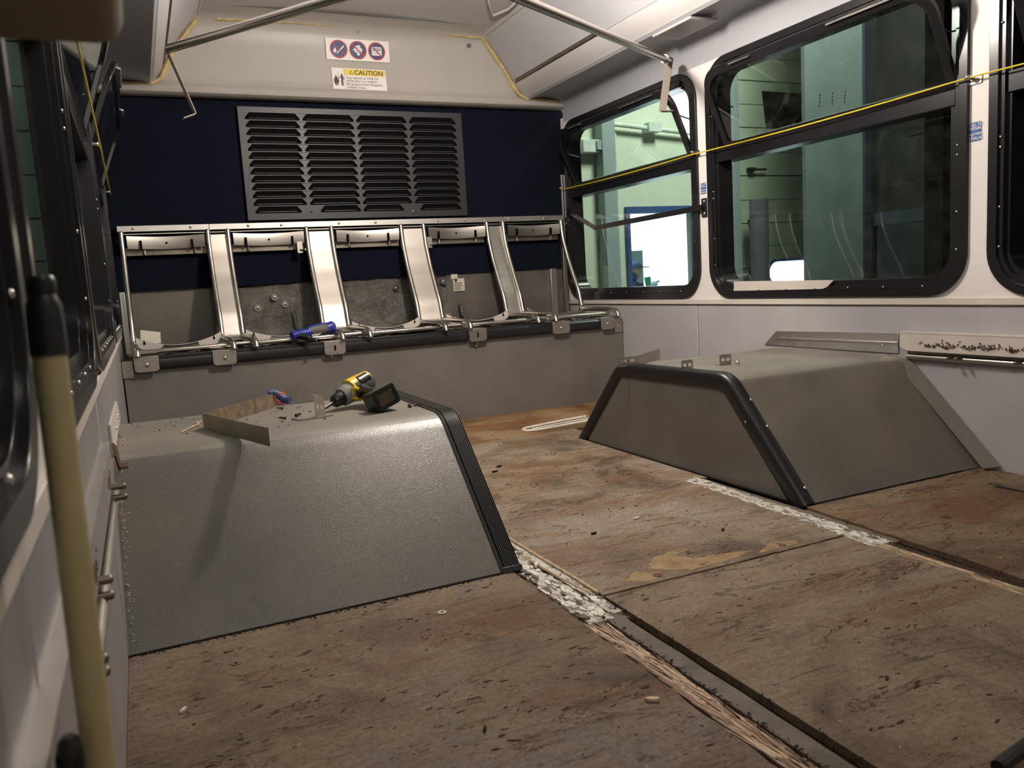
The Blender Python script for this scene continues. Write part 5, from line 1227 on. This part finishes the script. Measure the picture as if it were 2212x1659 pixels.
for (y, w, z, h) in ((4.75, 0.45, 1.01, 0.42), (4.35, 0.35, 1.01, 0.60), (4.0, 0.3, 1.01, 0.35), (3.2, 0.5, 1.01, 0.5), (2.5, 0.5, 1.01, 0.55), (4.35, 0.5, 1.62, 0.4), (3.7, 0.5, 1.52, 0.5)):
    o = MB().box((5.6, y - w / 2, z), (6.2, y + w / 2, z + h)).build('carton', 'cardboard'); 
    tag(o, cl_[n_], 'box', 'cartons on the workshop rack'); n_ += 1
MB().box((7.2, -2.0, GZ), (7.3, 6.8, 5.0)).build('wall_workshop_side', 'ws_dark')['kind'] = 'structure'
MB().box((-4.0, -3, 5.0), (12, 13, 5.1)).build('ceiling_workshop', 'ws_dark')['kind'] = 'structure'
wp = MB().box((4.55, 3.47, GZ), (4.62, 3.60, 3.6)).build('timber_post', 'wood_post'); tag(wp, 'bare timber post glimpsed past the open sash of the middle right window', 'post')
# yellow mesh crate through the nearest right window
ym = thing('yellow_crate', (3.45, 2.1, 0.75), 'yellow and green crate glimpsed through the nearest right window', 'crate')
MB().box((3.4, 2.05, 0.95), (3.5, 2.265, 1.28)).build('crate_body', 'yel_pl', ym); MB().box((3.395, 2.05, 1.25), (3.50, 2.268, 1.32)).build('crate_band', 'green_paper', ym); MB().box((3.4, 2.05, 0.75), (3.5, 2.265, 0.92)).build('crate_body', 'yel_pl', ym)
# left workshop wall
lw = thing('wall_workshop_left', (-3.4, 2, GZ), kind='structure')
for k in range(16):
    z = GZ + k * 0.28
    MB().box((-3.42, -2, z + 0.006), (-3.36 - (0.01 if k % 2 else 0), 12, z + 0.274)).build('siding_board', 'ws_left', lw)
for k in range(15):
    z = GZ + k * 0.27
    MB().box((-3.4, 6.0 + (0.01 if k % 2 else 0), z + 0.006), (2.0, 6.04, z + 0.264)).build('siding_board', 'ws_left', lw)
MB().box((-3.5, 6.04, GZ), (2.0, 6.1, 4)).build('wall_sheet', 'ws_dark', lw)
MB().box((-3.5, -2, GZ), (-3.43, 12, 4)).build('wall_sheet', 'ws_dark', lw)

# person beyond the doorway (continuous skinned figure, crouched at the left of the opening)
pr = thing('person', (6.4, 10.0, GZ), 'person in dark cap and navy clothes crouching beyond the bright workshop doorway, pale gloves raised', 'person')
def skinfig(name, verts, edges, radii, mat, par):
    me = bpy.data.meshes.new(name); o_ = par['_o']
    me.from_pydata([(v[0] - o_[0], v[1] - o_[1], v[2] - o_[2]) for v in verts], edges, []); me.materials.append(M[mat])
    o = bpy.data.objects.new(name, me); COL.objects.link(o); o.parent = par
    sk = o.modifiers.new('skin', 'SKIN'); sk.use_smooth_shade = True
    if not me.skin_vertices: bpy.context.view_layer.update()
    for i, r in enumerate(radii): me.skin_vertices[0].data[i].radius = (r, r)
    me.skin_vertices[0].data[0].use_root = True
    sb = o.modifiers.new('sub', 'SUBSURF'); sb.levels = 1; sb.render_levels = 2
    return o
PXo = (6.40, 10.0)
def PP(dx, dy, z): return (PXo[0] + (dx if dx < 0.3 else 0.2 + (dx - 0.2) * 0.55), PXo[1] + dy, z + 0.2 * min(1, max(0, (z + 0.87) / 0.5)))
V_ = [PP(0, 0.05, -0.35), PP(0.02, 0.0, -0.12), PP(0.06, -0.03, 0.10), PP(0.08, -0.04, 0.30), PP(0.11, -0.06, 0.38), PP(0.15, -0.07, 0.48), PP(0.16, -0.07, 0.57),
      PP(0.24, -0.05, 0.28), PP(0.36, -0.14, 0.12), PP(0.50, -0.20, 0.28), PP(-0.10, -0.02, 0.26), PP(-0.14, -0.10, 0.0), PP(0.10, -0.20, -0.05),
      PP(0.16, -0.22, -0.38), PP(0.42, -0.30, -0.30), PP(0.40, -0.24, -0.80), PP(0.50, -0.34, -0.87), PP(-0.08, -0.2, -0.42), PP(0.0, -0.45, -0.40), PP(-0.02, -0.38, -0.82), PP(0.04, -0.5, -0.87)]
E_ = [(0,1),(1,2),(2,3),(3,4),(4,5),(5,6),(3,7),(7,8),(8,9),(3,10),(10,11),(11,12),(0,13),(13,14),(14,15),(15,16),(0,17),(17,18),(18,19),(19,20)]
Rr = [0.15, 0.15, 0.16, 0.13, 0.055, 0.085, 0.08, 0.07, 0.052, 0.036, 0.07, 0.05, 0.035, 0.11, 0.085, 0.05, 0.045, 0.11, 0.085, 0.05, 0.045]
skinfig('body', V_, E_, Rr, 'cloth', pr)
hdm = MB(); c = Vector(PP(0.165, -0.075, 0.52)); 
for _ in (0,):
    vs = []; fs = []; n = 14; R = 9
    for i in range(R + 1):
        th = PI * i / R
        for j in range(n):
            ph = 2 * PI * j / n; x = 0.092 * math.sin(th) * math.cos(ph); y = 0.078 * math.sin(th) * math.sin(ph); z = 0.118 * math.cos(th)
            if math.cos(ph) > 0.95 and 4 <= i <= 5: x += 0.022
            vs.append(c + Vector((x, y, z)))
    for i in range(R):
        for j in range(n): a = i * n + j; b_ = i * n + (j + 1) % n; fs.append((a, b_, b_ + n, a + n))
    hdm.add(vs, fs, 0, True)
hdm.build('head', 'skin', pr)
MB().dome(c + Vector((0, 0, 0.035)), (0, 0, 1), 0.105, 0.095, 14).box((c.x + 0.06, c.y - 0.06, c.z + 0.035), (c.x + 0.20, c.y + 0.06, c.z + 0.048)).build('cap', 'cloth', pr)
hb = MB().tube([PP(0.48, -0.19, 0.25), PP(0.53, -0.21, 0.30), PP(0.58, -0.22, 0.33)], 0.05, 10, radii=[0.04, 0.055, 0.045])
for k in range(4): hb.tube([PP(0.57, -0.245 + 0.022 * k, 0.34 - 0.008 * k), PP(0.63, -0.25 + 0.024 * k, 0.36 - 0.006 * k), PP(0.655 - 0.004 * k, -0.25 + 0.024 * k, 0.335)], 0.011, 6)
hb.tube([PP(0.53, -0.25, 0.31), PP(0.565, -0.285, 0.345), PP(0.60, -0.285, 0.35)], 0.012, 6)
hb.build('glove', 'glove', pr)
gs = MB().plate([(6.80, 0.42), (6.88, 0.42), (6.87, 0.62), (6.76, 0.61)], [], 0, 0.01, lambda u, v, w: (u, 10.0 - w, v)).build('green_card', 'green_paper'); tag(gs, 'small green card in the bright doorway beside the person', 'card')

# ---- finish: drop bookkeeping
for o in bpy.data.objects:
    if '_o' in o: del o['_o']
